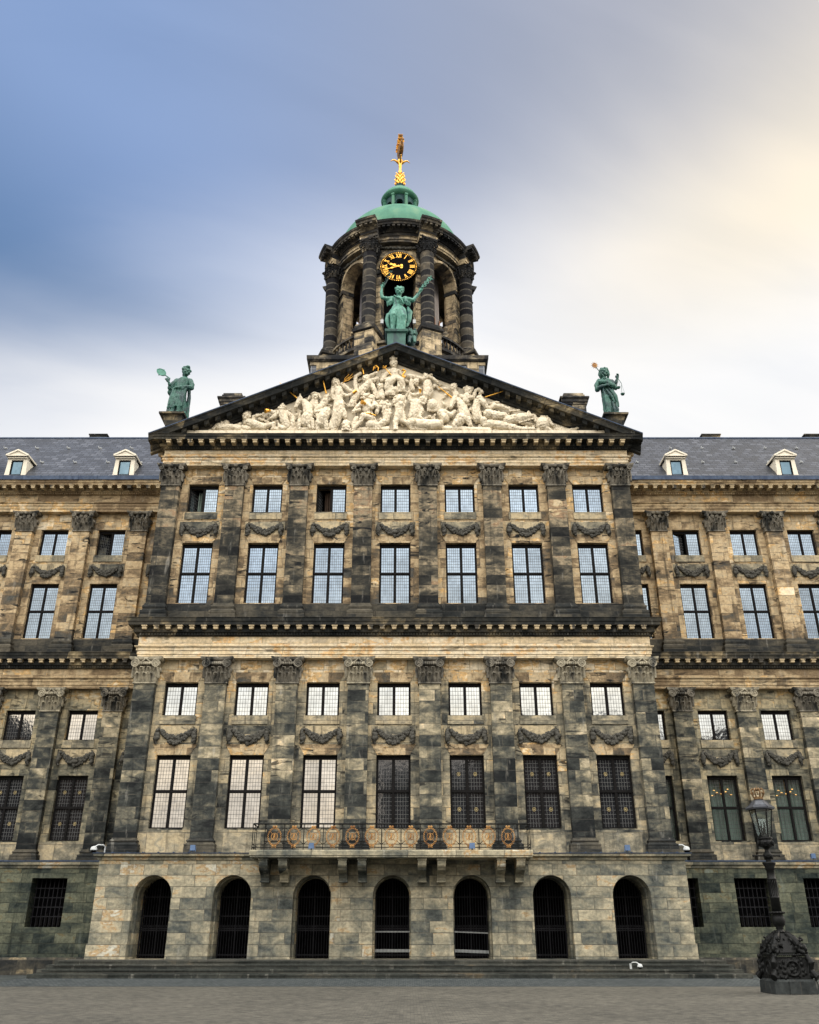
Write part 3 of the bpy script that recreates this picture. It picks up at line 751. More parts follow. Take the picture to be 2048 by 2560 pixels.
def pilaster(cx, Y, order, wing, var):
    w, z0, zb, zc, zt = (0.94, 4.64, 5.26, 11.84, 12.96) if order == 'lo' else (0.90, 14.60, 15.60, 21.82, 22.90)
    key = (order, wing)
    if key not in DATA:
        sh = MB(); sh.box(-w / 2, w / 2, -PD, 0.05, zb - z0, zc - z0)
        smat = M[{('lo', 0): 'pil_lo', ('up', 0): 'pil_up', ('lo', 1): 'pil_lo', ('up', 1): 'pil_wup'}[(order, int(wing))]]
        DATA[key] = (sh.mesh('pilaster', smat), base_mesh(w, zb - z0, PD, M['pbase']))
    ck = ('cap', order, var)
    if ck not in DATA: DATA[ck] = capital_mesh(w, zt - zc, PD, order == 'lo', M['capital' if var != 1 else 'capital_l'], var)
    o = put('pilaster', DATA[key][0], PAL, (cx, Y, z0))
    put('base', DATA[key][1], o); put('capital', DATA[ck], o, (0, 0, zc - z0))
    return o


# --- festoons between the windows
def garland_mesh(var, w=0.80):
    mb = MB(); rr = random.Random(90 + var); sag = 0.40 if var != 2 else 0.34
    for i in range(34):
        t = -1 + 2 * i / 33; x = t * w * 0.82; z = -sag * (1 - abs(t) ** 1.9) + 0.13
        r = 0.06 + 0.125 * (1 - t * t)
        for q in range(5): mb.ball((x + rr.uniform(-.03, .03), -0.03 - rr.uniform(0, .06) * (1 - .5 * abs(t)), z + rr.uniform(-1, 1) * r), rr.uniform(0.045, 0.09), 6, 4)
    for s in (-1, 1):
        for i in range(16):
            t = i / 15; mb.ball((s * (w + 0.02 + rr.uniform(-.045, .045)), -0.04 - rr.uniform(0, .07), 0.18 - 0.58 * t), rr.uniform(.045, .07) + 0.06 * math.sin(t * PI), 6, 4)
        mb.ball((s * w * 0.97, -0.05, 0.20), (0.09, 0.06, 0.07), 7, 5); mb.tube([(s * w * .97, -.03, .24), (s * w * .90, -.06, .32), (s * w * 1.03, -.06, .30), (s * w * .97, -.03, .24)], 0.022, 5)
    if var == 1: mb.ball((0, -0.12, -0.24), (0.2, 0.07, 0.10), 8, 6)
    return mb.mesh('garland', M['garland'], smooth=True)


GM = [garland_mesh(i) for i in range(3)]
PNL = MB().box(-0.98, 0.98, -0.012, 0.01, -0.36, 0.36).mesh('festoon_panel', stone('festoon_panel_stone', RL[:5] + [(1.0, (.34, .29, .20))], 3.2, 1.2, 0.7, 0.5, [(8, 30, .0001)], 33))


def festoon(x, y, z, v):
    o = put('festoon_panel', PNL, PAL, (x, y, z)); put('garland', GM[v % 3], o, (0, -0.015, 0))


for k in range(-3, 4):
    for i, z in enumerate((9.60, 19.58)): festoon(B * k, 0.0, z, k + i)
for k in range(8):
    x = -11.2 + B * k
    pilaster(x, 0.0, 'lo', 0, (k * 2 + 1) % 3 if 0 < k < 7 else 1); pilaster(x, 0.0, 'up', 0, 0)
pb = MB()                                  # sooty dado between the bases
part(MB().box(-XE - .05, XE + .05, -0.06, 0.05, 14.6, 15.66), 'dado', M['pbase'])
pb.box(-XE - .05, XE + .05, -0.06, 0.05, 4.66, 5.60)
part(pb, 'dado', stone('sooty_dado', RL[:5] + [(1.0, (.20, .19, .15))], 1.6, 1.1, 0.45, 0.3, (), 34))


# --- entablatures and cornices
def entablature(z, x0, x1, yf, yb, parent, m_ent, m_cor, top, proj, pitch, mod_h=0.17, gutter=None):
    """z = (underside, architrave top, frieze top, dentil top, modillion top, corona top)"""
    za, zf, zd, zm, zc, zt = z
    e = MB(); h = zf - za
    e.sweep([(0.0, za), (0.0, za + h * .30), (0.035, za + h * .31), (0.035, za + h * .62), (0.07, za + h * .63), (0.07, za + h * .86), (0.14, za + h * .92), (0.15, za + h)], x0, x1, yf, yb)
    part(e, 'architrave', m_ent)
    f = MB(); f.sweep([(0.02, zf + .001), (0.02, zd)], x0, x1, yf, yb); part(f, 'frieze', m_ent)
    c = MB(); c.sweep([(0.06, zd + .001), (0.09, zd + 0.05), (0.10, zm - 0.06), (0.22, zm - .01), (0.24, zm), (0.24, zc), (proj - 0.11, zc + .01), (proj - 0.10, zc + (zt - zc) * .35), (proj - 0.06, zc + (zt - zc) * .5), (proj - 0.03, zc + (zt - zc) * .9), (proj, zt - .015), (proj, zt)], x0, x1, yf, yb)
    part(c, 'cornice', m_cor)
    mo = MB(); de = MB()
    def run(p0, p1, nrm):
        L = (Vector(p1) - Vector(p0)).length; n = max(1, int(round(L / pitch))); t = (Vector(p1) - Vector(p0)).normalized()
        ang = math.atan2(t.y, t.x); mt = Matrix.Translation((0, 0, 0))
        for i in range(n):
            p = Vector(p0) + t * (L * (i + 0.5) / n)
            q = MB(); q.box(-0.10, 0.10, -(proj - 0.15), -0.22, zc - mod_h, zc + .005); q.box(-0.13, 0.13, -(proj - 0.12), -0.22, zc - 0.045, zc + .004)
            mo.merge(q, Matrix.Translation((p.x, p.y, 0)) @ Matrix.Rotation(ang, 4, 'Z'))
        nd = int(L / 0.13)
        for i in range(nd):
            p = Vector(p0) + t * (L * (i + 0.5) / nd); q = MB(); q.box(-0.042, 0.042, -0.165, -0.08, zm - 0.13, zm - 0.03)
            de.merge(q, Matrix.Translation((p.x, p.y, 0)) @ Matrix.Rotation(ang, 4, 'Z'))
    run((x0, yf, 0), (x1, yf, 0), None)
    if parent == 'block': run((x0, yb, 0), (x0, yf, 0), None); run((x1, yf, 0), (x1, yb, 0), None)
    tag(part(mo, 'modillions', M['dentil']), kind='stuff'); tag(part(de, 'dentils', m_cor), kind='stuff')


EL = (12.96, 13.50, 13.95, 14.12, 14.38, 14.72)
entablature(EL, -XE, XE, -0.36, WY + 0.3, 'block', M['entab'], M['cornice'], None, 0.57, 0.545)
EU = (22.90, 23.38, 23.76, 23.90, 24.08, 24.36)
entablature(EU, -XE, XE, -0.36, WY + 3.0, 'block', M['entab'], M['cornice'], None, 0.73, 0.545)

# --- pediment
PS = 5.56 / 12.40                          # slope of the rake
PZ = 29.90
tp = MB(); tp.add([(-11.6, -0.22, 24.1), (11.6, -0.22, 24.1), (0, -0.22, 29.5)], [(0, 1, 2)]); part(tp, 'tympanum', M['tymp'])


def rake(prof, name, m):
    """a raking moulding on both slopes; prof = [(y, dz below the top line)]"""
    mb = MB()
    for s in (-1, 1):
        vs = []
        for X in (0.0, 12.42):
            for y, dz in prof: vs.append((s * X, y, PZ - PS * X + dz))
        n = len(prof); mb.add(vs, [(i, (i + 1) % n, n + (i + 1) % n, n + i) for i in range(n)] + [tuple(range(n)), tuple(range(n, 2 * n))[::-1]])
    return part(mb, name, m)


rake([(-1.10, -0.02), (-1.10, -0.07), (-1.06, -0.10), (-1.01, -0.22), (-0.98, -0.34), (-0.55, -0.37), (-0.53, -0.46), (-0.42, -0.60), (-0.36, -0.62), (-0.36, -0.74), (-0.15, -0.76), (-0.15, 0.0), (-0.15, -0.005)][:-1], 'raking_cornice', M['cornice'])
rake([(-1.13, -0.02), (-1.13, 0.03), (4.0, 0.06), (4.0, 0.0)], 'lead_flashing', M['leadcap'])
mo = MB()
for s in (-1, 1):
    for i in range(22):
        X = s * (0.28 + 0.55 * i) if i else 0.0
        if i == 0 and s == 1: continue
        zz = PZ - PS * abs(X)
        for xa, xb in ((X - 0.11, X + 0.11),):
            za, zb = PZ - PS * abs(xa), PZ - PS * abs(xb)
            mo.add([(xa, -0.90, za - .355), (xb, -0.90, zb - .355), (xb, -0.40, zb - .355), (xa, -0.40, za - .355), (xa, -0.82, za - .53), (xb, -0.82, zb - .53), (xb, -0.40, zb - .53), (xa, -0.40, za - .53)],
                   [(0, 1, 2, 3), (7, 6, 5, 4), (0, 4, 5, 1), (1, 5, 6, 2), (2, 6, 7, 3), (3, 7, 4, 0)])
tag(part(mo, 'raking_modillions', stone('brown_modillion_stone', RD[1:], 1.0, 1.0, 0.4, 0.2, (), 36)), kind='stuff')
rf = MB()
for s in (-1, 1): rf.quad((0, -0.2, PZ - 0.03), (0, 15, PZ - 0.03), (s * 12.4, 15, PZ - 0.03 - PS * 12.4), (s * 12.4, -0.2, PZ - 0.03 - PS * 12.4))
rf.add([(-12.4, 15, 24), (12.4, 15, 24), (0, 15, PZ - 0.03)], [(0, 1, 2)])
part(rf, 'roof', M['slate'])


def chimney(x0, x1, y0, y1, zb, zt):
    c = MB(); c.box(x0 + .12, x1 - .12, y0 + .12, y1 - .12, zb, zt - 0.75); cx, cy = (x0 + x1) / 2, (y0 + y1) / 2
    c.box(x0 + .06, x1 - .06, y0 + .06, y1 - .06, zt - .85, zt - .72)
    for s in (-1, 1):
        c.box(cx + s * 0.42 - 0.2, cx + s * 0.42 + 0.2, y0 + .10, y0 + .3, zt - 1.5, zt - 0.9)
    c.box(x0, x1, y0, y1, zt - .72, zt - .48); c.box(x0 - .08, x1 + .08, y0 - .08, y1 + .08, zt - .48, zt - .38); c.box(x0 + .14, x1 - .14, y0 + .14, y1 - .14, zt - .38, zt - .14); c.box(x0 + .2, x1 - .2, y0 + .2, y1 - .2, zt - .14, zt)
    return part(c, 'chimney', M['tower_d'])


for px0, px1, py in ((549, 612, 978), (1402, 1468, 978)):
    a, b = at(px0, py, 5.0), at(px1, py, 5.0); chimney(a.x, b.x, 5.0, 6.3, a.z - 4.2, a.z)

# --- wings
for s in (-1, 1):
    pitch, first = (3.2, 14.50) if s > 0 else (3.17, 14.30)
    pil = [first + pitch * i for i in range(-1, 5)]; xend = 27.6
    win = [(a + pitch / 2) for a in pil[:-1]]
    lo, up = [], []
    for wx in win:
        for r in ('lo_large', 'lo_small'): lo.append((wx - WW / 2, wx + WW / 2, *ROWS[r]))
        for r in ('up_large', 'up_small'): up.append((wx - WW / 2, wx + WW / 2, *ROWS[r]))
    for holes, z0, z1, m in ((lo, 4.6, 12.95, 'wing_lo'), (up, 14.5, 22.95, 'wing_up')):
        mb = MB()
        hh = [(h if s > 0 else (-h[1], -h[0], h[2], h[3])) for h in holes]
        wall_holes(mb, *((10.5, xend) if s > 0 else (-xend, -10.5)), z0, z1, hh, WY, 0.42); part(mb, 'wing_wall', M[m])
    for i, wx in enumerate(win):
        x = s * wx; Y = WY + 0.24; lit = s > 0
        op, lb = {(-1, 1): ({0: 0.55}, 'wing window with its left casement ajar'), (1, 1): ({0: 0.35}, 'wing window with its left casement tilted inward')}.get((s, i), ((), None))
        window(x, *ROWS['up_small'], Y, 'u', 'pane_up', 6, 8, opened=op, label=lb); window(x, *ROWS['up_large'], Y, 'u', 'pane_up', 6, 9)
        window(x, *ROWS['lo_small'], Y, 'l', 'pane_sm' if s > 0 else 'pane_lo', 5, 7)
        window(x, *ROWS['lo_large'], Y, 'l', 'clear' if s > 0 else 'pane_dk', 5, 8, roundel=s < 0)
        for zz, v in ((9.60, 0), (19.58, 1)): festoon(x, WY, zz, i + v)
    for i, p in enumerate(pil[1:], 1):
        pilaster(s * p, WY, 'lo', 1, (i * 2) % 3); pilaster(s * p, WY, 'up', 1, 0)
    ent = lambda z, m, mc, pr: entablature(z, *((XE - 0.2, xend) if s > 0 else (-xend, -XE + 0.2)), WY - 0.36, WY + 4, 'wing', m, mc, None, pr, 0.545)
    ent(EL, M['entab_w'], M['cornice'], 0.57)
    ent((22.96, 23.50, 23.98, 24.10, 24.30, 24.56), M['entab_w'], M['entab_w'], 0.80)
    xa, xb = (XE - 0.1, xend) if s > 0 else (-xend, -XE + 0.1)
    gu = MB(); gu.box(xa, xb, WY - 1.20, WY - 0.5, 24.565, 24.80)
    x = xa + 0.3
    while x < xb: gu.box(x, x + 0.04, WY - 1.215, WY - 0.5, 24.57, 24.815); x += 1.05
    part(gu, 'gutter', M['leadcap'])
    ro = MB(); ro.quad((xa, WY - 0.75, 24.7), (xb, WY - 0.75, 24.7), (xb, WY + 4.0, 30.25), (xa, WY + 4.0, 30.25)); ro.quad((xa, WY + 4, 30.25), (xb, WY + 4, 30.25), (xb, WY + 9, 24.7), (xa, WY + 9, 24.7))
    slope = (30.25 - 24.7) / 4.75
    rd = MB(); rd.tube([(xa, WY + 4.0, 30.24), (xb, WY + 4.0, 30.24)], 0.09, 8)
    roo = part(ro, 'wing_roof', M['slate']); part(rd, 'ridge_roll', M['leadcap'], roo)
    hk = MB()
    for j, yy in enumerate((WY + 1.1, WY + 2.7)):
        x = xa + 0.6 + 0.7 * j
        while x < xb:
            z = 24.7 + (yy - (WY - 0.75)) * slope; hk.tube([(x, yy, z), (x, yy - 0.14, z + 0.02), (x, yy - 0.16, z + 0.12)], 0.02, 5); hk.box(x - .02, x + .16, yy - 0.05, yy + .02, z + .02, z + .07); x += 1.95
    part(hk, 'snow_hooks', M['whitep'], roo)
    # ridge boxes
    for px, w in (((208 * 1.187, 0.55),) if s < 0 else ((1497 * 1.187, 0.58), (1712 * 1.187, 0.55))):
        q = at(px, 1090, WY + 4.3); v = MB(); v.box(q.x - w, q.x + w, WY + 4.2, WY + 5.0, 29.6, q.z + .02); v.box(q.x - w - .05, q.x + w + .05, WY + 4.15, WY + 5.05, q.z + .02, q.z + .09); part(v, 'ridge_vent', M['plinth'], roo)
    # dormers
    for dxx in ((-21.94, -15.73) if s < 0 else (16.08, 22.40)):
        Y0 = WY - 0.15; zb, zt = 24.82, 26.45
        dm = MB()
        for q in (-1, 1):                                        # flared cheeks
            for (za, oa), (zb2, ob) in zip(((zb, .20), (25.1, .11), (25.5, .05), (26.0, .02)), ((25.1, .11), (25.5, .05), (26.0, .02), (zt, .0))):
                A = [(dxx + q * .34, Y0, za), (dxx + q * (.55 + oa), Y0, za), (dxx + q * (.55 + ob), Y0, zb2), (dxx + q * .34, Y0, zb2)]
                dm.add(A + [(p[0], Y0 + .14, p[2]) for p in A], [(0, 1, 2, 3), (0, 4, 5, 1), (1, 5, 6, 2), (2, 6, 7, 3), (3, 7, 4, 0), (4, 7, 6, 5)])
            dm.quad((dxx + q * .55, Y0 + .1, 25.0), (dxx + q * .55, WY + 1.4, 26.4), (dxx + q * .55, WY + 1.4, zt), (dxx + q * .55, Y0 + .1, zt))
        dm.box(dxx - .34, dxx + .34, Y0, Y0 + .14, 26.36, zt); dm.box(dxx - .57, dxx + .57, Y0 - .10, Y0 + .3, zt, zt + .098)
        for k2, (aw, z0_, z1_) in enumerate(((.58, zt + .10, zt + .48),)):                       # little pediment
            V = [(dxx - aw, Y0 - .16, z0_), (dxx + aw, Y0 - .16, z0_), (dxx, Y0 - .16, z1_), (dxx - aw, WY + 2.2, z0_), (dxx + aw, WY + 2.2, z0_), (dxx, WY + 2.2, z1_)]
            dm.add(V, [(0, 1, 2), (3, 5, 4), (0, 3, 4, 1), (1, 4, 5, 2), (2, 5, 3, 0)])
            dm.box(dxx - aw - .04, dxx + aw + .04, Y0 - .2, WY + 2.0, z0_ - .0, z0_ + .07)
        for q in (-1, 1):
            dm.add([(dxx, Y0 - .22, zt + .54), (dxx, Y0 - .22, zt + .44), (dxx + q * .65, Y0 - .22, zt + .10), (dxx + q * .65, Y0 - .22, zt + .20), (dxx, WY + 2.2, zt + .54), (dxx, WY + 2.2, zt + .44), (dxx + q * .65, WY + 2.2, zt + .10), (dxx + q * .65, WY + 2.2, zt + .20)],
                   [(0, 1, 2, 3), (4, 7, 6, 5), (0, 3, 7, 4), (1, 5, 6, 2), (3, 2, 6, 7)])
        do = part(dm, 'dormer', M['white'])
        df = MB(); df.box(dxx - .34, dxx - .28, Y0 + .03, Y0 + .1, 24.83, 26.36); df.box(dxx + .28, dxx + .34, Y0 + .03, Y0 + .1, 24.83, 26.36); df.box(dxx - .28, dxx + .28, Y0 + .03, Y0 + .1, 26.30, 26.36)
        part(df, 'frame', M['frame'], do)
        dp = MB(); dp.quad((dxx - .28, Y0 + .08, 24.83), (dxx + .28, Y0 + .08, 24.83), (dxx + .28, Y0 + .08, 26.30), (dxx - .28, Y0 + .08, 26.30)); part(dp, 'pane', M['pane_dorm'], do)
    # ground storey of the wing
    gx = [16.56, 19.76, 22.96, 26.1, 13.25] if s > 0 else [-15.97, -19.15, -22.3, -25.5, -12.8]
    gh = [(x - .82, x + .82, 1.93, 3.99) for x in gx]
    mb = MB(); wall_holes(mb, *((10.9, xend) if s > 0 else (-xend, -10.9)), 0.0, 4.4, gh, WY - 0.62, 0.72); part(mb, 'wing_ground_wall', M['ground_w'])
    pq = MB(); pq.sweep([(0.10, 0.0), (0.10, 0.60), (0.03, 0.70)], *((10.9, xend) if s > 0 else (-xend, -10.9)), WY - 0.62, WY); part(pq, 'wing_plinth', M['plinth'])
    ll = MB(); ll.sweep([(0.0, 4.40), (0.05, 4.42), (0.07, 4.50), (0.16, 4.56), (0.18, 4.68)], *((10.9, xend) if s > 0 else (-xend, -10.9)), WY - 0.62, WY); part(ll, 'wing_ledge', M['ledge'])
    lf = MB(); lf.sweep([(0.20, 4.682), (0.21, 4.73), (-0.55, 4.80)], *((10.9, xend) if s > 0 else (-xend, -10.9)), WY - 0.62, WY); part(lf, 'lead_flashing', M['leadcap'])
    for x in gx:
        gb = MB()
        for i in range(8): gb.tube([(x - .7 + .2 * i, WY - .2, 1.93), (x - .7 + .2 * i, WY - .2, 3.99)], 0.022, 6)
        for z in (2.35, 2.75, 3.15, 3.55): gb.box(x - .82, x + .82, WY - .22, WY - .18, z, z + .04)
        gbo = part(gb, 'barred_window', M['gateiron'])
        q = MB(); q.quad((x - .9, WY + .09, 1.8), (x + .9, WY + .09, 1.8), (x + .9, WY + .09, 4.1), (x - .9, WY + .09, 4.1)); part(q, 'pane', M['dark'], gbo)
        sh = MB()
        for i in range(6): sh.box(x - .55 + .2 * i, x - .47 + .2 * i, WY - 0.02, WY + .0, 2.0, 2.34 + .08 * (i % 3))
        part(sh, 'shutter_slats', M['frame'], gbo)
    # sills, dado, heads on the wing
    wdm = stone('wing_dado_stone_%d' % (s + 1), RL[:5] + [(1.0, (.25, .23, .18))], 1.6, 1.1, 0.5, 0.3, (), 40 + s)
    for wx in win:
        for z in (10.42, 20.46): part(MB().box(s * wx - .80, s * wx + .80, WY - .045, WY + .1, z - .38, z - .004), 'sill', wdm)
    for z0, z1 in ((14.6, 15.66), (4.81, 5.60)): part(MB().box(*((11.7, xend) if s > 0 else (-xend, -11.7)), WY - .06, WY + .05, z0, z1), 'wing_dado', M['pbase'] if z0 > 9 else wdm)

# --- carved consoles, balcony
BX0, BX1 = -5.55, 5.50
bs = MB(); bs.sweep([(0.0, 4.36), (0.04, 4.37), (0.04, 4.42), (0.07, 4.44), (0.07, 4.60), (0.05, 4.64)], BX0, BX1, -2.15, -0.8)
BAL = part(bs, 'balcony', M['ledge'])
bxs = [at(px * 1.187, 1835 * 1.187, -1.6).x for px in (556, 597, 722, 763, 889, 930, 1055, 1096)]
for x in bxs:
    c = MB(); prof = [(-2.02, 4.355), (-2.02, 4.22), (-1.98, 4.08), (-1.82, 3.92), (-1.62, 3.84), (-1.40, 3.78), (-1.28, 3.66), (-1.24, 3.52), (-0.9, 3.50), (-0.9, 4.355)]
    n = len(prof); c.add([(x - .165, y, z) for y, z in prof] + [(x + .165, y, z) for y, z in prof], [tuple(range(n))[::-1], tuple(range(n, 2 * n))] + [(i, (i + 1) % n, n + (i + 1) % n, n + i) for i in range(n)])
    c.box(x - .19, x + .19, -2.06, -0.9, 4.28, 4.35); c.box(x - .185, x + .185, -1.30, -0.9, 3.50, 3.56)
    part(c, 'bracket', M['ledge'], BAL)
rl = MB(); ZB, ZT = 4.72, 5.62; YR = -2.08
PO = [BX0 + 0.02 + (BX1 - BX0 - 0.04) * (0.042 + 0.916 * i / 13) for i in range(14)]
for zz, r in ((ZT, 0.028), (ZT - 0.16, 0.012), (ZB + 0.02, 0.016), (ZB + 0.14, 0.012)):
    rl.tube([(BX0, -0.8, zz), (BX0, YR, zz), (BX1, YR, zz), (BX1, -0.8, zz)], r, 6)
for x in PO + [BX0, BX1]: rl.tube([(x, YR, 4.64), (x, YR, ZT)], 0.017, 6)
for xx in (BX0, BX1):
    for yy in (-1.6, -1.2): rl.tube([(xx, yy, 4.64), (xx, yy, ZT)], 0.014, 6)
for a, b in zip(PO, PO[1:]):
    m_ = (a + b) / 2; zc = (ZB + ZT) / 2
    for sx in (-1, 1):
        for sz in (-1, 1):
            rl.tube([(m_ + sx * (b - a) * .47, YR, zc + sz * .30), (m_ + sx * .20, YR, zc + sz * .17)], 0.010, 5); rl.ball((m_ + sx * (b - a) * .44, YR - .01, zc + sz * .285), .022, 6, 4)
part(rl, 'railing', M['iron'], BAL)


def medal_mesh():
    mb = MB(); zc = 0
    for i in range(26):                                           # laurel wreath
        a = 2 * PI * i / 26; mb.ball((0.245 * math.cos(a), 0, 0.30 * math.sin(a)), (0.024, 0.02, 0.026), 6, 4)
        q = 2 * PI * (i + .5) / 26; mb.ball((0.275 * math.cos(q), 0, 0.335 * math.sin(q)), (0.017, 0.015, 0.022), 5, 4)
    ring = lambda r, w: mb.tube([(r * math.cos(2 * PI * i / 24), 0, r * math.sin(2 * PI * i / 24)) for i in range(25)], w, 6)
    ring(0.125, 0.014)
    for k in range(4):
        a = PI / 4 + k * PI / 2; mb.tube([(0.13 * math.cos(a), 0, 0.13 * math.sin(a)), (0.25 * math.cos(a), 0, 0.29 * math.sin(a))], 0.010, 5)
    # rampant lion inside the ring
    for pts, r in (([(-.03, 0, -.07), (-.01, 0, -.01), (.02, 0, .04)], [.03, .032, .03]), ([(.0, 0, .0), (-.06, 0, .03)], [.014, .01]), ([(.02, 0, .03), (-.04, 0, .075)], [.014, .01]), ([(-.03, 0, -.06), (-.075, 0, -.085)], [.016, .011]), ([(-.02, 0, -.06), (.03, 0, -.10)], [.016, .011]), ([(.0, 0, -.05), (.06, 0, -.05), (.075, 0, .0), (.05, 0, .04)], [.009] * 4)): mb.tube(pts, r, 6)
    mb.ball((.005, 0, .075), (.033, .022, .03), 7, 5)
    for s in (-1, 1):                                              # bows above and below
        mb.ball((s * .05, 0, .38), (.05, .02, .035), 7, 5); mb.tube([(0, 0, .36), (s * .09, 0, .31)], [.015, .008], 5)
        mb.tube([(0, 0, -.33), (s * .06, 0, -.37), (s * .085, 0, -.42)], [.018, .015, .01], 5); mb.ball((s * .06, 0, -.34), (.045, .02, .03), 7, 5)
    mb.tube([(-.08, 0, -.40), (0, 0, -.385), (.08, 0, -.40)], .012, 5)
    return mb.mesh('medallion', M['gold_d'])


mm = medal_mesh()
for a, b in zip(PO, PO[1:]): put('medallion', mm, BAL, ((a + b) / 2, YR - 0.02, (ZB + ZT) / 2 - .03))

# ------------------------------------------------------------------ the domed tower
T = 9.0
TW = thing('domed_tower', 'round sandstone clock tower with dark columns under a green copper dome', 'tower')


def tpart(mb, name, m, parent=None, smooth=False): return mb.build(name, m, parent or TW, smooth)


def cyl(r): return lambda u, z, dd: ((r - dd) * math.sin(u / r), T - (r - dd) * math.cos(u / r), z)


def tiles():
    m, t, b = mat('blue_black_panelling'); p = posn(t); x, y, z = t.xyz(p)
    br = t.new('ShaderNodeTexBrick', {'Vector': t.comb(t.m('ADD', x, y), z, 0.0), 'Color1': (0, 0, 0), 'Color2': (1, 1, 1), 'Scale': 1.0, 'Mortar Size': 0.022, 'Brick Width': 0.36, 'Row Height': 0.42}, offset=0.0)
    c = t.ramp(br.outputs[0], [(0, (.010, .014, .024)), (.7, (.03, .04, .06)), (1, (.06, .07, .09))]); c = t.mix(t.m('MULTIPLY', br.outputs[1], .8), c, (.16, .17, .18))
    t.l.new(c, b.inputs['Base Color']); b.inputs['Roughness'].default_value = 0.4; return m


q = MB(); q.box(-5.1, 5.1, T - 5.4, T + 5.4, 26.5, 31.72); tpart(q, 'tower_base', tiles())
q = MB(); q.box(-5.14, 5.14, T - 5.44, T + 5.44, 31.72, 31.96)
for xx in (-4.4, 4.4): q.box(xx - .35, xx + .35, T - 5.45, T - 5.0, 30.6, 31.72)
tpart(q, 'base_frieze', M['tower'])
q = MB(); q.sweep([(0.05, 31.96), (0.18, 32.05), (0.20, 32.3), (0.05, 32.33)], -5.14, 5.14, T - 5.44, T + 5.44); tpart(q, 'base_cornice', M['tower_d'])
q = MB(); q.lathe([(4.75, 32.2), (4.75, 33.72)], (0, T), 64); tpart(q, 'drum_pedestal', M['tower'])
q = MB(); q.lathe([(4.75, 33.72), (4.95, 33.78), (4.95, 33.95), (4.4, 34.0)], (0, T), 64); tpart(q, 'drum_ledge', M['tower_d'])
angs = [R(22.5 + 45 * k) for k in range(8)]
AR = [(0.0, 1.25, 34.0, 40.10)]
for k in range(8):                          # eight bays with round-headed openings
    th = R(45 * k); rr_ = 4.15; f0 = cyl(rr_); fmk = lambda u, z, dd, th=th, rr_=rr_: ((rr_ - dd) * math.sin(u / rr_ + th), T - (rr_ - dd) * math.cos(u / rr_ + th), z)
    half = rr_ * R(22.5)
    w = MB(); arch_panel(w, -half, half, 34.0, 42.1, AR, fmk, 0.75, 0.3)
    bay = tpart(w, 'arch_wall', M['tower'])
    av = MB()                               # archivolt, imposts and jambs
    n = 22
    for i in range(n):
        a0, a1 = PI * i / n, PI * (i + 1) / n; P = []
        for a in (a0, a1):
            for rr2, dd in ((1.26, -.12), (1.40, -.14), (1.44, -.08), (1.44, .02), (1.26, .02)): P.append(fmk(-rr2 * math.cos(a), 40.10 + rr2 * math.sin(a), dd))
        av.add(P, [(j, (j + 1) % 5, 5 + (j + 1) % 5, 5 + j) for j in range(5)])
    tpart(av, 'archivolt', M['tower'], bay)
    for s in (-1, 1):
        im = MB(); jb = MB()
        def blk(mb_, u0, u1, z0, z1, d0, d1):
            P = [fmk(u, z, dd) for z in (z0, z1) for u, dd in ((u0, d0), (u1, d0), (u1, d1), (u0, d1))]
            mb_.add(P, [(0, 3, 2, 1), (4, 5, 6, 7), (0, 1, 5, 4), (1, 2, 6, 5), (2, 3, 7, 6), (3, 0, 4, 7)])
        ua, ub = sorted((s * 1.06, s * 1.62)); blk(im, ua, ub, 39.72, 40.0, -.16, .7)
        ua, ub = sorted((s * 1.10, s * 1.58)); zz = 34.05
        while zz < 39.6: blk(jb, ua, ub, zz, min(zz + .47, 39.70), -.07 - .03 * (int(zz * 2.1) % 2), .6); zz += 0.48
        for i in range(9):                  # carved spandrel
            a = R(28 + 7 * i); im.ball(fmk(s * (1.68 * math.cos(a) if False else 1.60 - .05 * i), 40.5 + .13 * i, -.06), (.12, .12, .10), 6, 4)
        tpart(im, 'impost', M['tower_d'], bay); tpart(jb, 'jamb', M['tower'], bay)
    fs = MB(); rr3 = random.Random(k)
    for i in range(30):                     # festoon under the architrave
        t = -1 + 2 * i / 29; u = t * 1.15; fs.ball(fmk(u, 41.84 - .16 * (1 - t * t) + rr3.uniform(-.04, .04), -.10), rr3.uniform(.06, .11), 6, 4)
    tpart(fs, 'garland', M['garland'], bay)
    # balustrade between the pedestals
    if k != 0:
        bl = MB(); rb = 4.72
        fb = lambda u, z, dd, th=th, rb=rb: ((rb - dd) * math.sin(u / rb + th), T - (rb - dd) * math.cos(u / rb + th), z)
        hb = rb * R(15.0)
        for z0, z1, dd in ((34.0, 34.10, .12), (34.80, 34.95, .14)):
            for i in range(8):
                u0, u1 = -hb + 2 * hb * i / 8, -hb + 2 * hb * (i + 1) / 8
                P = [fb(u, z, e) for z in (z0, z1) for u, e in ((u0, -dd), (u1, -dd), (u1, dd), (u0, dd))]; bl.add(P, [(0, 3, 2, 1), (4, 5, 6, 7), (0, 1, 5, 4), (1, 2, 6, 5), (2, 3, 7, 6), (3, 0, 4, 7)])
        for i in range(8):
            c = fb(-hb + 2 * hb * (i + .5) / 8, 0, 0); bl.lathe([(.07, 34.1), (.05, 34.16), (.105, 34.32), (.05, 34.52), (.045, 34.7), (.08, 34.8)], (c[0], c[1]), 8)
        tpart(bl, 'balustrade', M['tower_d'])

prof = [(.50, 35.06), (.52, 35.14), (.47, 35.20), (.49, 35.27), (.43, 35.33)]
zz = 35.33
while zz < 40.9:
    zn = min(zz + 0.52, 41.0); prof += [(.425, zz + .015), (.44, zz + .06), (.44, zn - .06), (.425, zn - .015), (.40, zn - .005), (.40, zn)]; zz = zn
shaft = MB(); shaft.lathe(prof, (0, 0), 20); shaft_me = None


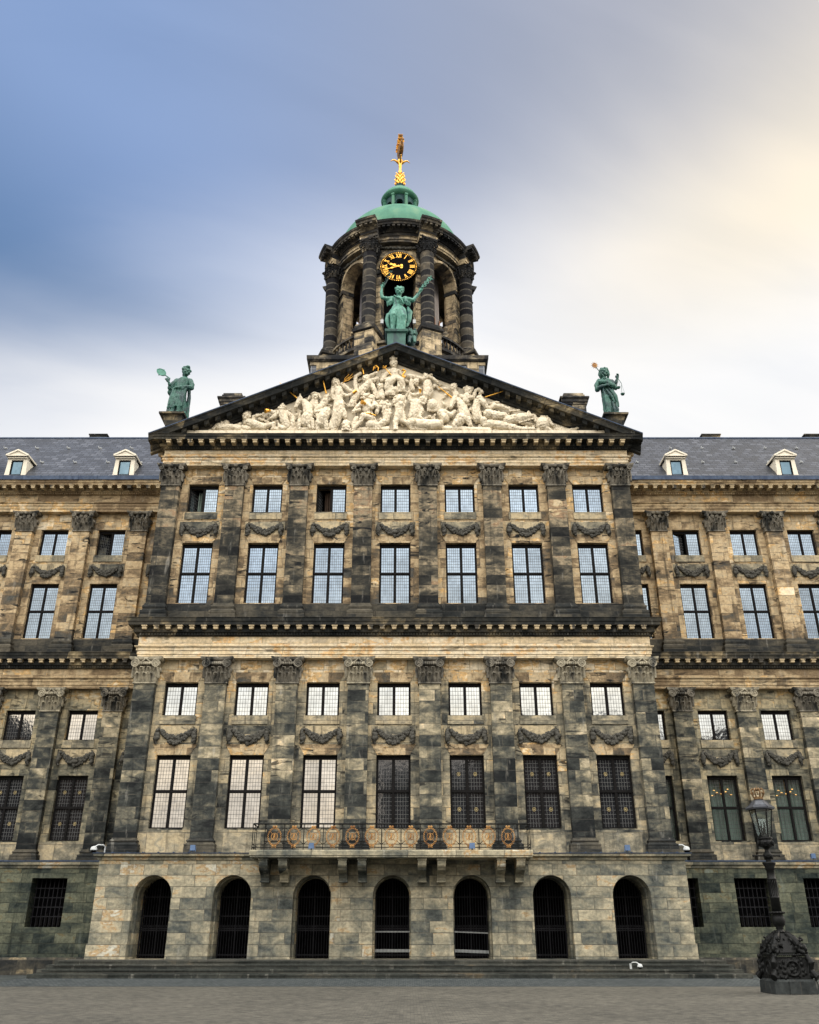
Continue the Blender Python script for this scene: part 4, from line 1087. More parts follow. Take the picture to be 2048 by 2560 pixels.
def column_stone():
    m, t, b = mat('banded_dark_column'); p = posn(t); x, y, z = t.xyz(p)
    fr = t.m('FRACT', t.m('DIVIDE', t.m('SUBTRACT', z, 35.33), 0.52)); e = t.m('ABSOLUTE', t.m('SUBTRACT', fr, 0.5))
    cell = t.new('ShaderNodeTexWhiteNoise', {'Vector': t.new('ShaderNodeVectorMath', {0: t.comb(t.m('MULTIPLY', x, .5), t.m('MULTIPLY', y, .5), t.m('DIVIDE', t.m('SUBTRACT', z, 35.33), .52))}, operation='FLOOR').outputs[0]})
    n = t.noise(p, 2.0, 5); n2 = t.noise(t.vmul(p, (1, 1, 3)), 3.0, 4)
    c = t.ramp(t.m('ADD', t.m('MULTIPLY', n, .6), t.m('MULTIPLY', cell.outputs[0], .45)), [(.3, (.010, .010, .012)), (.55, (.026, .026, .027)), (.75, (.075, .066, .052)), (.95, (.28, .225, .155))])
    c = t.mix(t.m('MULTIPLY', t.step(t.m('ADD', e, t.m('MULTIPLY', n2, .16)), .47, .54), .55), c, (.26, .24, .20))
    t.l.new(c, b.inputs['Base Color']); b.inputs['Roughness'].default_value = .85; b.inputs['Specular IOR Level'].default_value = .05; return m


CS = column_stone(); shaft_me = shaft.mesh('column', CS)
cp_ = MB(); cr = random.Random(5)
cp_.lathe([(.42, 41.0), (.46, 41.03), (.42, 41.08), (.42, 41.7), (.5, 41.85)], (0, 0), 16)
for row, (z0, hh, nn, off) in enumerate(((41.05, .36, 8, 0), (41.28, .42, 8, .5), (41.52, .40, 4, .5))):
    for i in range(nn):
        a = 2 * PI * (i + off) / nn; rr4 = .44 + .05 * row
        for j in range(4):
            t = j / 3; r5 = rr4 + .04 + (.13 + .07 * (row == 2)) * t * t; cp_.ball((r5 * math.sin(a), -r5 * math.cos(a), z0 + hh * t), (.085, .085, .075), 6, 4)
cp_.lathe([(.62, 41.86), (.70, 41.92), (.72, 42.0)], (0, 0), 4, PI / 4, 2 * PI + PI / 4)
cap_me = cp_.mesh('capital', M['tower_d'])
for a in angs:
    Rc = 4.78; x, y = Rc * math.sin(a), T - Rc * math.cos(a)
    c = put('column', shaft_me, TW, (x, y, 0), rz=a); put('capital', cap_me, c)
    pe = MB(); pe.box(-.62, .62, -.62, .7, 32.3, 34.55); pe.box(-.66, .66, -.66, .7, 32.3, 32.75)
    for v in (pe,):
        v.v = [(x + p[0] * math.cos(a) - p[1] * math.sin(a), y + p[0] * math.sin(a) + p[1] * math.cos(a), p[2]) for p in v.v]
    po = tpart(pe, 'pedestal', M['tower'])
    ps = MB(); ps.sweep([(0.0, 34.55), (.10, 34.62), (.12, 34.80), (.02, 34.84), (.0, 35.06)], -.64, .64, -.64, .7)
    ps.v = [(x + p[0] * math.cos(a) - p[1] * math.sin(a), y + p[0] * math.sin(a) + p[1] * math.cos(a), p[2]) for p in ps.v]
    tpart(ps, 'pedestal_cap', M['tower_d'], po)

arch_p = [(4.0, 42.0), (4.52, 42.0), (4.52, 42.16), (4.58, 42.17), (4.58, 42.36), (4.66, 42.40), (4.0, 42.42)]
fr_p = [(4.0, 42.42), (4.50, 42.421), (4.50, 42.78), (4.0, 42.79)]
co_p = [(4.0, 42.79), (4.56, 42.80), (4.60, 42.86), (4.70, 42.92), (4.72, 43.02), (5.06, 43.04), (5.08, 43.16), (5.16, 43.22), (5.20, 43.36), (4.0, 43.42)]


def ring(prof, name, m, add=0.55, half=R(7.0)):
    q = MB(); q.lathe(prof, (0, T), 96)
    for a in angs:                          # the entablature breaks forward over each column
        q2 = [(r + add if r > 4.1 else r, z + (0.004 if i > len(prof) / 2 else -0.004)) for i, (r, z) in enumerate(prof)]; q.lathe(q2, (0, T), 8, a - half, a + half)
    return tpart(q, name, m)


ring(arch_p, 'tower_architrave', M['tower']); ring(fr_p, 'tower_frieze', M['tower_d'])
ring(co_p, 'tower_cornice', M['tower_d'], 0.52, R(7.2))
dm_ = MB()
for i in range(96):
    a = 2 * PI * i / 96; nb = min(abs((a - b + PI) % (2 * PI) - PI) for b in angs); r0 = 4.72 + (.52 if nb < R(7) else 0)
    bx = MB(); bx.box(-.09, .09, -.30, .02, 42.90, 43.03); dm_.merge(bx, Matrix.Translation((r0 * math.sin(a), T - r0 * math.cos(a), 0)) @ Matrix.Rotation(a, 4, 'Z'))
tag(tpart(dm_, 'modillions', M['tower_d']), kind='stuff')
q = MB(); q.lathe([(4.75, 43.4), (4.78, 43.62), (4.56, 43.66)] + [(4.47 * math.cos(t), 43.66 + 4.15 * math.sin(t)) for t in [R(2 + 4.0 * i) for i in range(21)]], (0, T), 80); tpart(q, 'dome', M['copper'], None, True)
# inside the drum
q = MB(); q.lathe([(2.7, 34.0), (2.7, 42.0)], (0, T), 24); core = tpart(q, 'inner_wall', M['plaster'])
for k in (1, 7, 2, 6):
    th = R(45 * k); fk = lambda u, z, dd, th=th: ((2.76 - dd) * math.sin(u / 2.76 + th), T - (2.76 - dd) * math.cos(u / 2.76 + th), z)
    q = MB(); arch_panel(q, -.02, .02, 34.0, 34.01, [], fk, .1)
    pts = [fk(.75 * math.cos(PI * i / 14), 38.2 + .75 * math.sin(PI * i / 14), 0) for i in range(15)] + [fk(-.75, 34.1, 0), fk(.75, 34.1, 0)]
    q.add(pts, [tuple(range(len(pts)))]); tpart(q, 'niche', M['orange'], core)
q = MB(); q.lathe([(4.0, 33.9), (4.0, 34.02)], (0, T), 32); q.lathe([(4.0, 42.2), (4.0, 42.3)], (0, T), 32); tpart(q, 'gallery_floor', M['dark'])
q = MB(); q.box(-1.22, 1.22, T - 3.3, T - 3.2, 34.0, 41.3); tpart(q, 'louvred_door', M['dark'])
q = MB(); q.tube([(-1.1, T - 4.1, 36.5), (1.1, T - 4.1, 36.5)], .02, 6)
for i in range(9): q.tube([(-1.0 + .25 * i, T - 4.1, 34.1), (-1.0 + .25 * i, T - 4.1, 36.5)], .012, 5)
tpart(q, 'guard_rail', M['iron'])
# lantern
LZ = 47.55
q = MB(); q.lathe([(1.42, LZ - .2), (1.42, LZ + .12), (1.34, LZ + .16)], (0, T), 48); lan = tpart(q, 'lantern', M['copper'])
for k in range(8):
    th = R(45 * k); fl = lambda u, z, dd, th=th: ((1.10 - dd) * math.sin(u / 1.10 + th), T - (1.10 - dd) * math.cos(u / 1.10 + th), z)
    h8 = 1.10 * R(22.5); q = MB(); arch_panel(q, -h8, h8, LZ + .1, 49.75, [(0, .24, LZ + .1, 48.85)], fl, .2, .2, 10)
    for i in range(10):
        a0, a1 = PI * i / 10, PI * (i + 1) / 10; q.add([fl(-r2 * math.cos(a), 48.85 + r2 * math.sin(a), -.04) for a in (a0, a1) for r2 in (.25, .32)], [(0, 1, 3, 2)])
    tpart(q, 'lantern_arch', M['copper_d'], lan)
    a = th + R(22.5); q = MB(); q.box(-.085, .085, -.10, .1, LZ + .1, 49.6); q.box(-.11, .11, -.13, .1, 49.45, 49.6)
    q.v = [(1.18 * math.sin(a) + p[0] * math.cos(a) - p[1] * math.sin(a), T - 1.18 * math.cos(a) + p[0] * math.sin(a) + p[1] * math.cos(a), p[2]) for p in q.v]
    tpart(q, 'lantern_pilaster', M['copper'], lan)
q = MB(); q.lathe([(.9, LZ), (.9, 49.8)], (0, T), 16); tpart(q, 'lantern_core', M['dark'], lan)
q = MB(); q.lathe([(1.10, 49.6), (1.26, 49.66), (1.36, 49.82), (1.38, 49.9), (1.30, 50.0), (1.16, 50.3), (.92, 50.6), (.62, 50.85), (.42, 51.0)], (0, T), 48); tpart(q, 'lantern_cap', M['copper'], lan, True)
q = MB(); q.lathe([(.44, 50.98), (.36, 51.15), (.30, 51.4), (.34, 51.45)], (0, T), 20); tpart(q, 'cap_neck', M['copper_d'], lan, True)
# gilded pineapple finial
q = MB(); q.lathe([(.24, 51.35), (.31, 51.5), (.33, 51.8), (.30, 52.2), (.23, 52.6), (.15, 52.75), (.11, 52.8), (.09, 53.35), (.13, 53.42), (.10, 53.5), (.22, 54.0), (.13, 54.1)], (0, T), 18)
for row in range(6):
    for i in range(9):
        z = 51.5 + .2 * row; r = .34 - .025 * max(0, row - 2); a = 2 * PI * (i + .5 * (row % 2)) / 9
        q.tube([((r - .05) * math.sin(a), T - (r - .05) * math.cos(a), z), ((r + .04) * math.sin(a), T - (r + .04) * math.cos(a), z + .10), ((r + .075) * math.sin(a), T - (r + .075) * math.cos(a), z + .19)], [.065, .045, .01], 5)
for i in range(4):
    a = PI / 2 * i + .12; q.tube([(rr6 * math.sin(a), T - rr6 * math.cos(a), z) for rr6, z in ((.12, 53.75), (.35, 54.0), (.55, 54.05), (.74, 53.86))], [.09, .075, .055, .015], 7)
tpart(q, 'gilded_finial', M['gold'], None, True)
q = MB(); q.tube([(.0, T, 54.0), (0, T, 54.85)], [.12, .05], 10); tpart(q, 'finial_spike', M['iron'])

# weather vane: a little gilded ship sailing away from us, seen almost end on
VN = thing('ship_weather_vane', 'small gilded sailing ship turning as a weather vane above the dome', 'weather vane', (0.05, T, 54.85))
q = MB(); pts = []
sec = [(-.85, .02, .42, .30), (-.6, .16, .02, .36), (-.2, .22, -.10, .30), (.3, .22, -.10, .30), (.7, .17, .05, .44), (.9, .10, .22, .55)]
for y, w, zb, zt in sec: pts += [(-w, y, zt), (-w * .7, y, zb + .06), (0, y, zb), (w * .7, y, zb + .06), (w, y, zt)]
q.add(pts, [(i * 5 + j, i * 5 + j + 1, (i + 1) * 5 + j + 1, (i + 1) * 5 + j) for i in range(5) for j in range(4)] + [(i * 5, (i + 1) * 5, (i + 1) * 5 + 4, i * 5 + 4) for i in range(5)] + [(0, 4, 3, 2, 1), (25, 26, 27, 28, 29)])
q.tube([(0, .95, .5), (0, 1.35, .78)], .02, 5); HU = q.build('hull', M['gold_d'], VN)
for i, (y, zt) in enumerate(((-.55, 1.30), (0, 1.66), (.5, 1.38))):
    q = MB(); q.tube([(0, y, .1), (0.02, y, zt)], [.035, .015], 6); mo_ = q.build('mast', M['iron'], VN)
    for z, w in ((.62, .26), (1.02, .19)):
        if z + .25 > zt: continue
        q = MB(); n = 6; V = []
        for a in range(n + 1):
            for b in range(5): t = a / n; u = -1 + b / 2; V.append((u * w * (1 - .1 * t), y + .02 + .16 * math.sin(PI * t) * (1 - .5 * u * u), z - .05 + .34 * t))
        V2 = [(v[0], v[1] + .02, v[2]) for v in V]; L = len(V)
        F = [(a * 5 + b, a * 5 + b + 1, (a + 1) * 5 + b + 1, (a + 1) * 5 + b) for a in range(n) for b in range(4)]
        q.add(V + V2, F + [tuple(L + i2 for i2 in f[::-1]) for f in F]); q.tube([(-w, y, z + .3), (w, y, z + .3)], .015, 5); q.build('sail', M['gold'], mo_)
    q = MB(); q.box(-.01, .01, y, y + .16, zt - .09, zt); q.build('pennant', M['gold_d'], mo_)
VN.rotation_euler = (0.0, R(-5), R(9))

# clock
CK = thing('tower_clock', 'round black clock face with gold roman numerals showing about twenty to ten', 'clock', (0, T - 4.27, 40.14))
CR = 1.19
q = MB(); q.tube([(0, .10, 0), (0, 0, 0)], CR, 56); q.build('dial', M['black'], CK)
q = MB()
for i in range(60):
    a = 2 * PI * i / 60; c = Vector((math.sin(a) * CR * .955, -.012, math.cos(a) * CR * .955)); q.tube([c + Vector((0, .006, 0)), c + Vector((0, -.006, 0))], .026 if i % 5 else .036, 6)
q.build('minute_dots', M['gold'], CK)
q = MB(); q.tube([(CR * .87 * math.sin(2 * PI * i / 64), -.008, CR * .87 * math.cos(2 * PI * i / 64)) for i in range(65)], .006, 4); q.build('minute_ring', M['gold'], CK)
NUM = ['XII', 'I', 'II', 'III', 'IIII', 'V', 'VI', 'VII', 'VIII', 'IX', 'X', 'XI']


def stroke(q, x0, z0, x1, z1, w): d_ = Vector((x1 - x0, 0, z1 - z0)); n_ = Vector((-d_.z, 0, d_.x)).normalized() * w / 2; a_ = Vector((x0, 0, z0)); b_ = Vector((x1, 0, z1)); P = [a_ + n_, a_ - n_, b_ - n_, b_ + n_]; q.add(P + [p + Vector((0, .012, 0)) for p in P], [(0, 1, 2, 3), (4, 7, 6, 5), (0, 4, 5, 1), (1, 5, 6, 2), (2, 6, 7, 3), (3, 7, 4, 0)])


for i, s_ in enumerate(NUM):
    wd = {'I': .085, 'V': .19, 'X': .20}; tot = sum(wd[c] for c in s_); x = -tot / 2; q = MB(); hh = .15
    for c in s_:
        w = wd[c]
        if c == 'I': stroke(q, x + w / 2, -hh, x + w / 2, hh, .042); stroke(q, x + .008, -hh, x + w - .008, -hh, .02); stroke(q, x + .008, hh, x + w - .008, hh, .02)
        elif c == 'V': stroke(q, x + .03, hh, x + w / 2, -hh, .055); stroke(q, x + w - .03, hh, x + w / 2, -hh, .022); stroke(q, x, hh, x + .07, hh, .02); stroke(q, x + w - .07, hh, x + w, hh, .02)
        else: stroke(q, x + .03, hh, x + w - .03, -hh, .058); stroke(q, x + w - .03, hh, x + .03, -hh, .022); [stroke(q, xa, za, xa + .07, za, .02) for xa in (x, x + w - .07) for za in (-hh, hh)]
        x += w
    a = -2 * PI * i / 12; rm = CR * .745
    mt = Matrix.Translation((-math.sin(a) * rm, -.02, math.cos(a) * rm)) @ Matrix.Rotation(-a, 4, 'Y'); q.v = [mt @ Vector(p) for p in q.v]
    q.build('numeral', M['gold'], CK)
for nm, ang, L, w in (('hour_hand', R(9.7 * 30), .66, .055), ('minute_hand', R(42 * 6), .98, .04)):
    q = MB(); stroke(q, 0, -.18, 0, L, w); q.tube([(0, 0, -.2), (0, .01, -.2)], .09, 10); q.ball((0, 0, L * .45), (.115 if L < .9 else .07, .012, .11), 8, 5); q.ball((0, 0, L * .72), (.08 if L < .9 else .045, .012, .09), 8, 5)
    q.add([(-.09, 0, L * .8), (.09, 0, L * .8), (0, 0, L * 1.1), (-.09, .012, L * .8), (.09, .012, L * .8), (0, .012, L * 1.1)], [(0, 1, 2), (3, 5, 4), (0, 3, 4, 1), (1, 4, 5, 2), (2, 5, 3, 0)])
    yy = -.035 if nm[0] == 'h' else -.055; mt = Matrix.Translation((0, yy, 0)) @ Matrix.Rotation(ang, 4, 'Y'); q.v = [mt @ Vector(p) for p in q.v]
    q.build(nm, M['gold'], CK)
q = MB(); q.tube([(0, -.08, 0), (0, 0, 0)], .07, 12); q.build('boss', M['gold'], CK)
# small busts set on the tower balustrade, lights beside the tower door
for th, lb in ((R(38), 'weathered grey stone bust leaning on the tower balustrade by the right-hand arch'), (R(-33), 'weathered grey stone bust low behind the tower balustrade by the left-hand arch')):
    c = (4.72 * math.sin(th), T - 4.72 * math.cos(th)); q = MB(); q.frustum(0, 0, 0, .12, .16, .13, .12, .10); q.ball((0, 0, .26), (.24, .15, .17), 10, 7); limb(q, [(0, 0, .3), (.03, -.02, .55)], [.09, .08]); q.ball((.05, -.04, .66), (.13, .15, .17), 12, 8); q.ball((.05, -.19, .64), (.03, .04, .04), 6, 4); q.ball((.04, .02, .74), (.15, .15, .12), 10, 6); limb(q, [(-.22, 0, .3), (-.3, -.1, .12), (-.12, -.16, .05)], [.08, .06, .05])
    tag(sculpt(q, 'stone_bust', .03, M['tower'], None, (c[0], c[1], 34.95), 1), lb, 'bust')
for xx, sd in ((-1.0, 'left'), (1.0, 'right')):
    q = MB(); q.box(-.09, .09, -.05, .05, -.14, .14); q.box(-.03, .03, .05, .25, -.02, .02); q.tube([(0, 0, .14), (.0, 0, .3)], .012, 5)
    tag(put('lamp_box', q.mesh('lamp_box', M['whitep']), None, (xx * 1.0, T - 4.3, 35.75)), 'small white lamp box on the %s jamb beside the bronze figure' % sd, 'lamp')

# ------------------------------------------------------------------ bronze figures
def robe(mb, rings, seg=56, folds=9, amp=.07, ph=0.0, seed=1):
    """a draped garment; rings = [(x, y, z, rx, ry, fold strength)] from the hem upwards"""
    rr = random.Random(seed); fr = [(folds, ph, 1.0), (folds * 2 + 1, rr.uniform(0, 6), .45), (folds // 2 + 1, rr.uniform(0, 6), .6)]
    vs = []
    for x, y, z, rx, ry, k in rings:
        for i in range(seg):
            a = 2 * PI * i / seg; f = sum(w * (abs(math.sin(n * a / 2 + p + z * .35)) - .6) for n, p, w in fr)
            vs.append((x + rx * (1 + amp * k * f) * math.sin(a), y - ry * (1 + amp * k * f) * math.cos(a), z))
    n = len(rings)
    mb.add(vs, [(k * seg + i, k * seg + (i + 1) % seg, (k + 1) * seg + (i + 1) % seg, (k + 1) * seg + i) for k in range(n - 1) for i in range(seg)] + [tuple(range(seg))[::-1], tuple((n - 1) * seg + i for i in range(seg))])


def smooth_rings(keys, n=26):
    out_ = []
    for i in range(n):
        t = i / (n - 1) * (len(keys) - 1); k = min(int(t), len(keys) - 2); f = t - k; f = f * f * (3 - 2 * f)
        out_.append(tuple(a + (b - a) * f for a, b in zip(keys[k], keys[k + 1])))
    return out_


def head(mb, c, s=1.0, turn=0.0, tilt=0.0, hair='curl'):
    rot = Matrix.Rotation(turn, 3, 'Z') @ Matrix.Rotation(tilt, 3, 'Y'); c = Vector(c)
    P = lambda x, y, z: c + rot @ Vector((x * s, y * s, z * s))
    mb.ball(c, (.155 * s, .19 * s, .215 * s), 16, 12, rot); mb.ball(P(0, -.05, -.12), (.11 * s, .13 * s, .13 * s), 12, 8, rot)
    mb.tube([P(0, -.18, .05), P(0, -.235, -.04), P(0, -.18, -.06)], [.022 * s, .036 * s, .03 * s], 7)
    for sx in (-1, 1):
        mb.ball(P(sx * .065, -.165, .02), .03 * s, 7, 5); mb.tube([P(sx * .02, -.188, .06), P(sx * .12, -.15, .055)], .022 * s, 6); mb.ball(P(sx * .16, .0, -.02), (.03 * s, .045 * s, .06 * s), 7, 5, rot); mb.ball(P(sx * .085, -.14, -.07), .055 * s, 8, 6)
    mb.tube([P(-.05, -.178, -.115), P(.05, -.178, -.115)], .020 * s, 6); mb.ball(P(0, -.165, -.18), .045 * s, 8, 6)
    if hair:
        mb.ball(P(0, .04, .08), (.195 * s, .2 * s, .19 * s), 14, 10, rot)
        rr = random.Random(int(abs(c.x) * 100))
        for i in range(26):
            a = rr.uniform(0, 2 * PI); e = rr.uniform(.0, 1.2); p = P(.19 * math.cos(a) * math.cos(e), .04 + .2 * abs(math.sin(a)) * math.cos(e) - .1, .07 + .19 * math.sin(e)); mb.ball(p, rr.uniform(.035, .06) * s, 6, 5)
        if hair == 'long':
            for sx in (-1, 1): mb.tube([P(sx * .17, .02, .08), P(sx * .2, .03, -.1), P(sx * .15, .06, -.27)], [.07 * s, .075 * s, .045 * s], 8)
        mb.ball(P(0, .17, -.06), (.12 * s, .1 * s, .13 * s), 10, 7)


def hand(mb, wrist, d_, s=1.0, curl=1.0, up=(0, 0, 1)):
    """palm, four bent fingers of unequal length and a thumb leaving the side of the palm"""
    w = Vector(wrist); f = Vector(d_).normalized(); u = Vector(up); n = f.cross(u)
    if n.length < .1: n = f.orthogonal()
    n.normalize(); u = n.cross(f).normalized()
    mb.tube([w, w + f * .09 * s, w + f * .17 * s], [.055 * s, .07 * s, .065 * s], 8)
    for i, L in enumerate((.115, .135, .125, .10)):
        b = w + f * .16 * s + u * (.055 - .036 * i) * s; k1 = b + f * L * .5 * s + n * .02 * s * curl; k2 = k1 + f * L * .25 * s + n * .05 * s * curl; k3 = k2 - f * L * .15 * s * curl + n * .04 * s
        mb.tube([b, k1, k2, k3], [.024 * s, .022 * s, .020 * s, .016 * s], 6)
    b = w + f * .05 * s + u * .05 * s; mb.tube([b, b + u * .06 * s + f * .05 * s + n * .03 * s, b + u * .045 * s + f * .12 * s + n * .06 * s], [.028 * s, .025 * s, .018 * s], 6)


def statue_base(px, py, Y, w, top, m='cornice'):
    p = at(px, py, Y); return p


# Peace, on the apex of the pediment
SX, SY, SZ = -0.02, -0.45, 30.86
ST1 = thing('bronze_statue', 'verdigris bronze woman with both arms raised on the pediment apex below the clock', 'statue', (SX, SY, SZ), 'bronze figures on the pediment')
q = MB()
robe(q, smooth_rings([(.12, .0, .0, .22, .22, 1.3), (.12, .0, .5, .24, .24, 1.4), (.14, .0, 1.2, .32, .28, 1.2), (.08, 0, 1.62, .34, .29, .8), (.06, .02, 1.90, .245, .22, .5), (.10, .0, 2.15, .29, .24, .6), (.12, .0, 2.42, .31, .22, .4), (.13, .0, 2.56, .16, .15, .1)]), folds=9, amp=.12, seed=3)
limb(q, [(-.06, -.12, 1.60), (-.16, -.34, 1.05), (-.17, -.25, .5), (-.20, -.28, .10)], [.22, .19, .14, .09]); limb(q, [(-.20, -.26, .07), (-.24, -.50, .05)], [.08, .06])
limb(q, [(.30, -.08, 1.6), (.38, -.25, 1.05), (.34, -.12, .4), (.30, -.15, .1)], [.23, .20, .15, .10]); limb(q, [(.30, -.15, .06), (.32, -.40, .05)], [.08, .06])
robe(q, smooth_rings([(-.02, -.05, 1.28, .37, .31, 1.5), (.0, -.04, 1.5, .38, .32, 1.1), (.06, .0, 1.9, .27, .24, .6)], 12), folds=11, amp=.13, seed=9)      # short overskirt
for i in range(7): x0 = .05 + .055 * i; q.tube([(x0, -.36 + .01 * i, 1.5), (x0 + .03, -.33, .9), (x0 + .02 * i - .02, -.30, .06)], [.035, .045, .04], 6)
limb(q, [(.12, .02, 2.5), (.14, .0, 2.72)], [.12, .10]); head(q, (.16, -.03, 2.98), 1.18, R(6), 0, 'curl')
limb(q, [(-.22, .0, 2.46), (-.52, -.03, 2.44), (-.79, -.05, 2.52), (-.84, -.06, 2.85), (-.82, -.08, 3.16)], [.15, .125, .10, .085, .06]); hand(q, (-.82, -.08, 3.16), (.45, -.1, .8), 1.1)
limb(q, [(.46, .0, 2.46), (.70, -.03, 2.38), (.92, -.05, 2.32), (1.14, -.06, 2.64), (1.30, -.07, 2.92)], [.15, .14, .11, .085, .06]); hand(q, (1.30, -.07, 2.92), (.5, -.1, .8), 1.1)
for s, x in ((-1, -.36), (1, .60)):
    for i in range(6): q.tube([(x + s * .05 * i - s * .1, -.10 + .03 * i, 2.50), (x + s * .045 * i - s * .1, -.14 + .03 * i, 2.18), (x + s * .05 * i - s * .12, -.10 + .03 * i, 2.05 - .03 * (i % 3))], [.07, .065, .03], 6)
q.tube([(-.12, -.24, 2.5), (.18, -.33, 2.25), (.42, -.22, 1.95)], .045, 7)
limb(q, [(.62, .1, 2.0), (.72, .1, 1.6), (.70, .1, 1.1), (.55, .05, .6)], [.05, .16, .13, .05])
sculpt(q, 'body', .020, M['bronze_l'], ST1, None, 1, .022, (7, 7, 2.4))
q = MB(); limb(q, [(-.30, .0, .35), (-.42, .0, .62), (-.50, .0, 1.0), (-.45, .0, 1.35), (-.28, .0, 1.62)], [.05, .10, .13, .12, .03]); sculpt(q, 'cornucopia', .022, M['bronze_l'], ST1)
q = MB(); q.tube([(-.68, -.16, 3.25), (-.52, -.16, 3.62), (-.38, -.15, 4.0), (-.34, -.14, 4.25)], [.022, .02, .015, .008], 6)
for i in range(22):
    t = rnd.random(); x = -.66 + .32 * t; z = 3.3 + .95 * t; dxx = rnd.uniform(-.16, .16); q.tube([(x, -.16, z), (x + dxx * .6, -.16 + rnd.uniform(-.08, .08), z + .07), (x + dxx, -.16, z + .11)], [.006, .03, .004], 5)
q.build('olive_branch', M['bronze'], ST1)
q = MB(); q.tube([(1.20, -.16, 2.80), (1.52, -.16, 3.28), (1.90, -.16, 3.86)], .025, 7)
for s in (-1, 1): q.tube([(1.46 + .25 * t + .15 * t + s * .09 * math.sin(t * 9), -.16, 3.17 + .6 * t - s * .05 * math.sin(t * 9)) for t in [i / 20 for i in range(21)]], .026, 6)
q.ball((1.92, -.16, 3.9), .05, 8, 6)
for s in (-1, 1): q.add([(1.84, -.16, 3.78), (1.84 + s * .16 + .05, -.14, 3.80 - s * .1), (1.9, -.16, 3.86), (1.84, -.12, 3.78), (1.84 + s * .16 + .05, -.10, 3.80 - s * .1), (1.9, -.12, 3.86)], [(0, 1, 2), (3, 5, 4), (0, 3, 4, 1), (1, 4, 5, 2), (2, 5, 3, 0)])
q.build('caduceus', M['bronze_l'], ST1)
q = MB(); q.frustum(0.02, 0, -1.0, -.22, .48, .5, .50, .5); q.sweep([(.0, -.24), (.10, -.16), (.12, -.03), (.09, .0)], -.48, .52, -.5, .5); q.build('pedestal', M['bronze'], ST1)
q = MB(); q.ball((.80, .15, -.25), (.26, .4, .45), 12, 9)
for i in range(60): a = rnd.uniform(0, 2 * PI); q.ball((.82 + .26 * math.cos(a) * rnd.random(), -.05 + rnd.uniform(-.2, .1), .1 + .28 * math.sin(a) * rnd.random()), rnd.uniform(.04, .085), 6, 5)
q.ball((.72, -.28, .05), (.11, .14, .10), 10, 7); limb(q, [(.72, -.2, -.3), (.70, -.35, -.75), (.72, -.5, -.8)], [.12, .09, .07]); limb(q, [(.98, -.2, -.3), (1.0, -.35, -.7)], [.12, .08]); limb(q, [(1.0, .2, -.2), (1.12, .1, .2), (1.02, -.05, .35)], [.06, .05, .07])
sculpt(q, 'crouching_lion', .024, M['bronze'], ST1)
q = MB(); q.box(-.9, 1.1, -.4, 1.6, -1.3, -1.0); q.build('plinth', M['cornice'], ST1)

# Prudence with a mirror, left corner
a = at(449, 1043, -.45)
ST2 = thing('bronze_statue', 'dark green bronze figure holding out a hand mirror, above the left corner', 'statue', (a.x - .20, -.45, a.z), 'bronze figures on the pediment')
q = MB()
robe(q, smooth_rings([(.02, .05, .0, .43, .32, 1.6), (.02, .05, .5, .40, .32, 1.6), (.02, .04, 1.1, .37, .31, 1.3), (.04, .02, 1.55, .34, .28, .8), (.12, .0, 2.0, .34, .26, .6), (.16, .0, 2.28, .34, .23, .3), (.2, .0, 2.42, .16, .15, .1)]), folds=8, amp=.10, seed=12)
for x0, x1, zb in ((-.30, -.36, .3), (-.18, -.22, .32), (-.05, -.10, .34), (.08, .06, .42), (.20, .19, .42), (.32, .33, .40)): q.tube([(x0 + .12, -.30, 1.62), (x0 + .03, -.36, 1.0), (x1, -.38, zb)], [.05, .075, .055], 7)
limb(q, [(-.02, -.25, 1.1), (-.10, -.30, .45), (-.12, -.30, .10), (-.16, -.48, .05)], [.16, .12, .09, .06]); limb(q, [(.22, -.25, 1.1), (.20, -.30, .45), (.18, -.30, .10), (.2, -.5, .05)], [.16, .12, .09, .06])
limb(q, [(-.30, .15, 2.3), (-.42, .2, 1.4), (-.48, .22, .5), (-.5, .2, .02)], [.08, .10, .12, .09]); limb(q, [(.45, .15, 2.3), (.5, .2, 1.4), (.5, .22, .5), (.52, .2, .02)], [.08, .09, .11, .08])
limb(q, [(.2, .0, 2.35), (.23, -.01, 2.52)], [.11, .10]); head(q, (.26, -.04, 2.76), 1.14, R(32), R(3), 'curl')
q.ball((.34, -.12, 3.02), (.13, .13, .10), 10, 7)
for i in range(8): q.ball((.22 + .16 * math.cos(i), -.05, 2.98 + .08 * math.sin(i * 2)), .07, 7, 5)
limb(q, [(-.18, .0, 2.22), (-.38, -.06, 1.92), (-.46, -.12, 1.72), (-.46, -.25, 1.85), (-.53, -.30, 1.98)], [.15, .14, .13, .085, .06]); hand(q, (-.53, -.30, 1.98), (-.5, -.1, .8), 1.1)
limb(q, [(.5, .0, 2.22), (.64, -.05, 1.95), (.66, -.12, 1.72), (.45, -.32, 1.66), (.26, -.36, 1.60)], [.15, .14, .13, .09, .065]); hand(q, (.28, -.36, 1.61), (-.8, -.2, -.2), 1.05)
q.tube([(-.30, -.28, 1.52), (0, -.38, 1.58), (.35, -.34, 1.50)], .07, 8)
limb(q, [(-.42, -.05, 1.75), (-.48, .0, 1.5), (-.40, .05, 1.32)], [.10, .12, .07])
sculpt(q, 'body', .022, M['bronze'], ST2, None, 1, .022, (7, 7, 2.2))
q = MB(); rot = Matrix.Rotation(R(-52), 3, 'Y'); c = Vector((-.94, -.36, 2.52))
n = 30; V = []
for k, (sc_, yy) in enumerate(((1, -.03), (1.0, .03))):
    for i in range(n): A = 2 * PI * i / n; V.append(c + rot @ Vector((.165 * sc_ * math.cos(A), yy, .27 * sc_ * math.sin(A))))
q.add(V, [tuple(range(n)), tuple(range(n, 2 * n))[::-1]] + [(i, (i + 1) % n, n + (i + 1) % n, n + i) for i in range(n)])
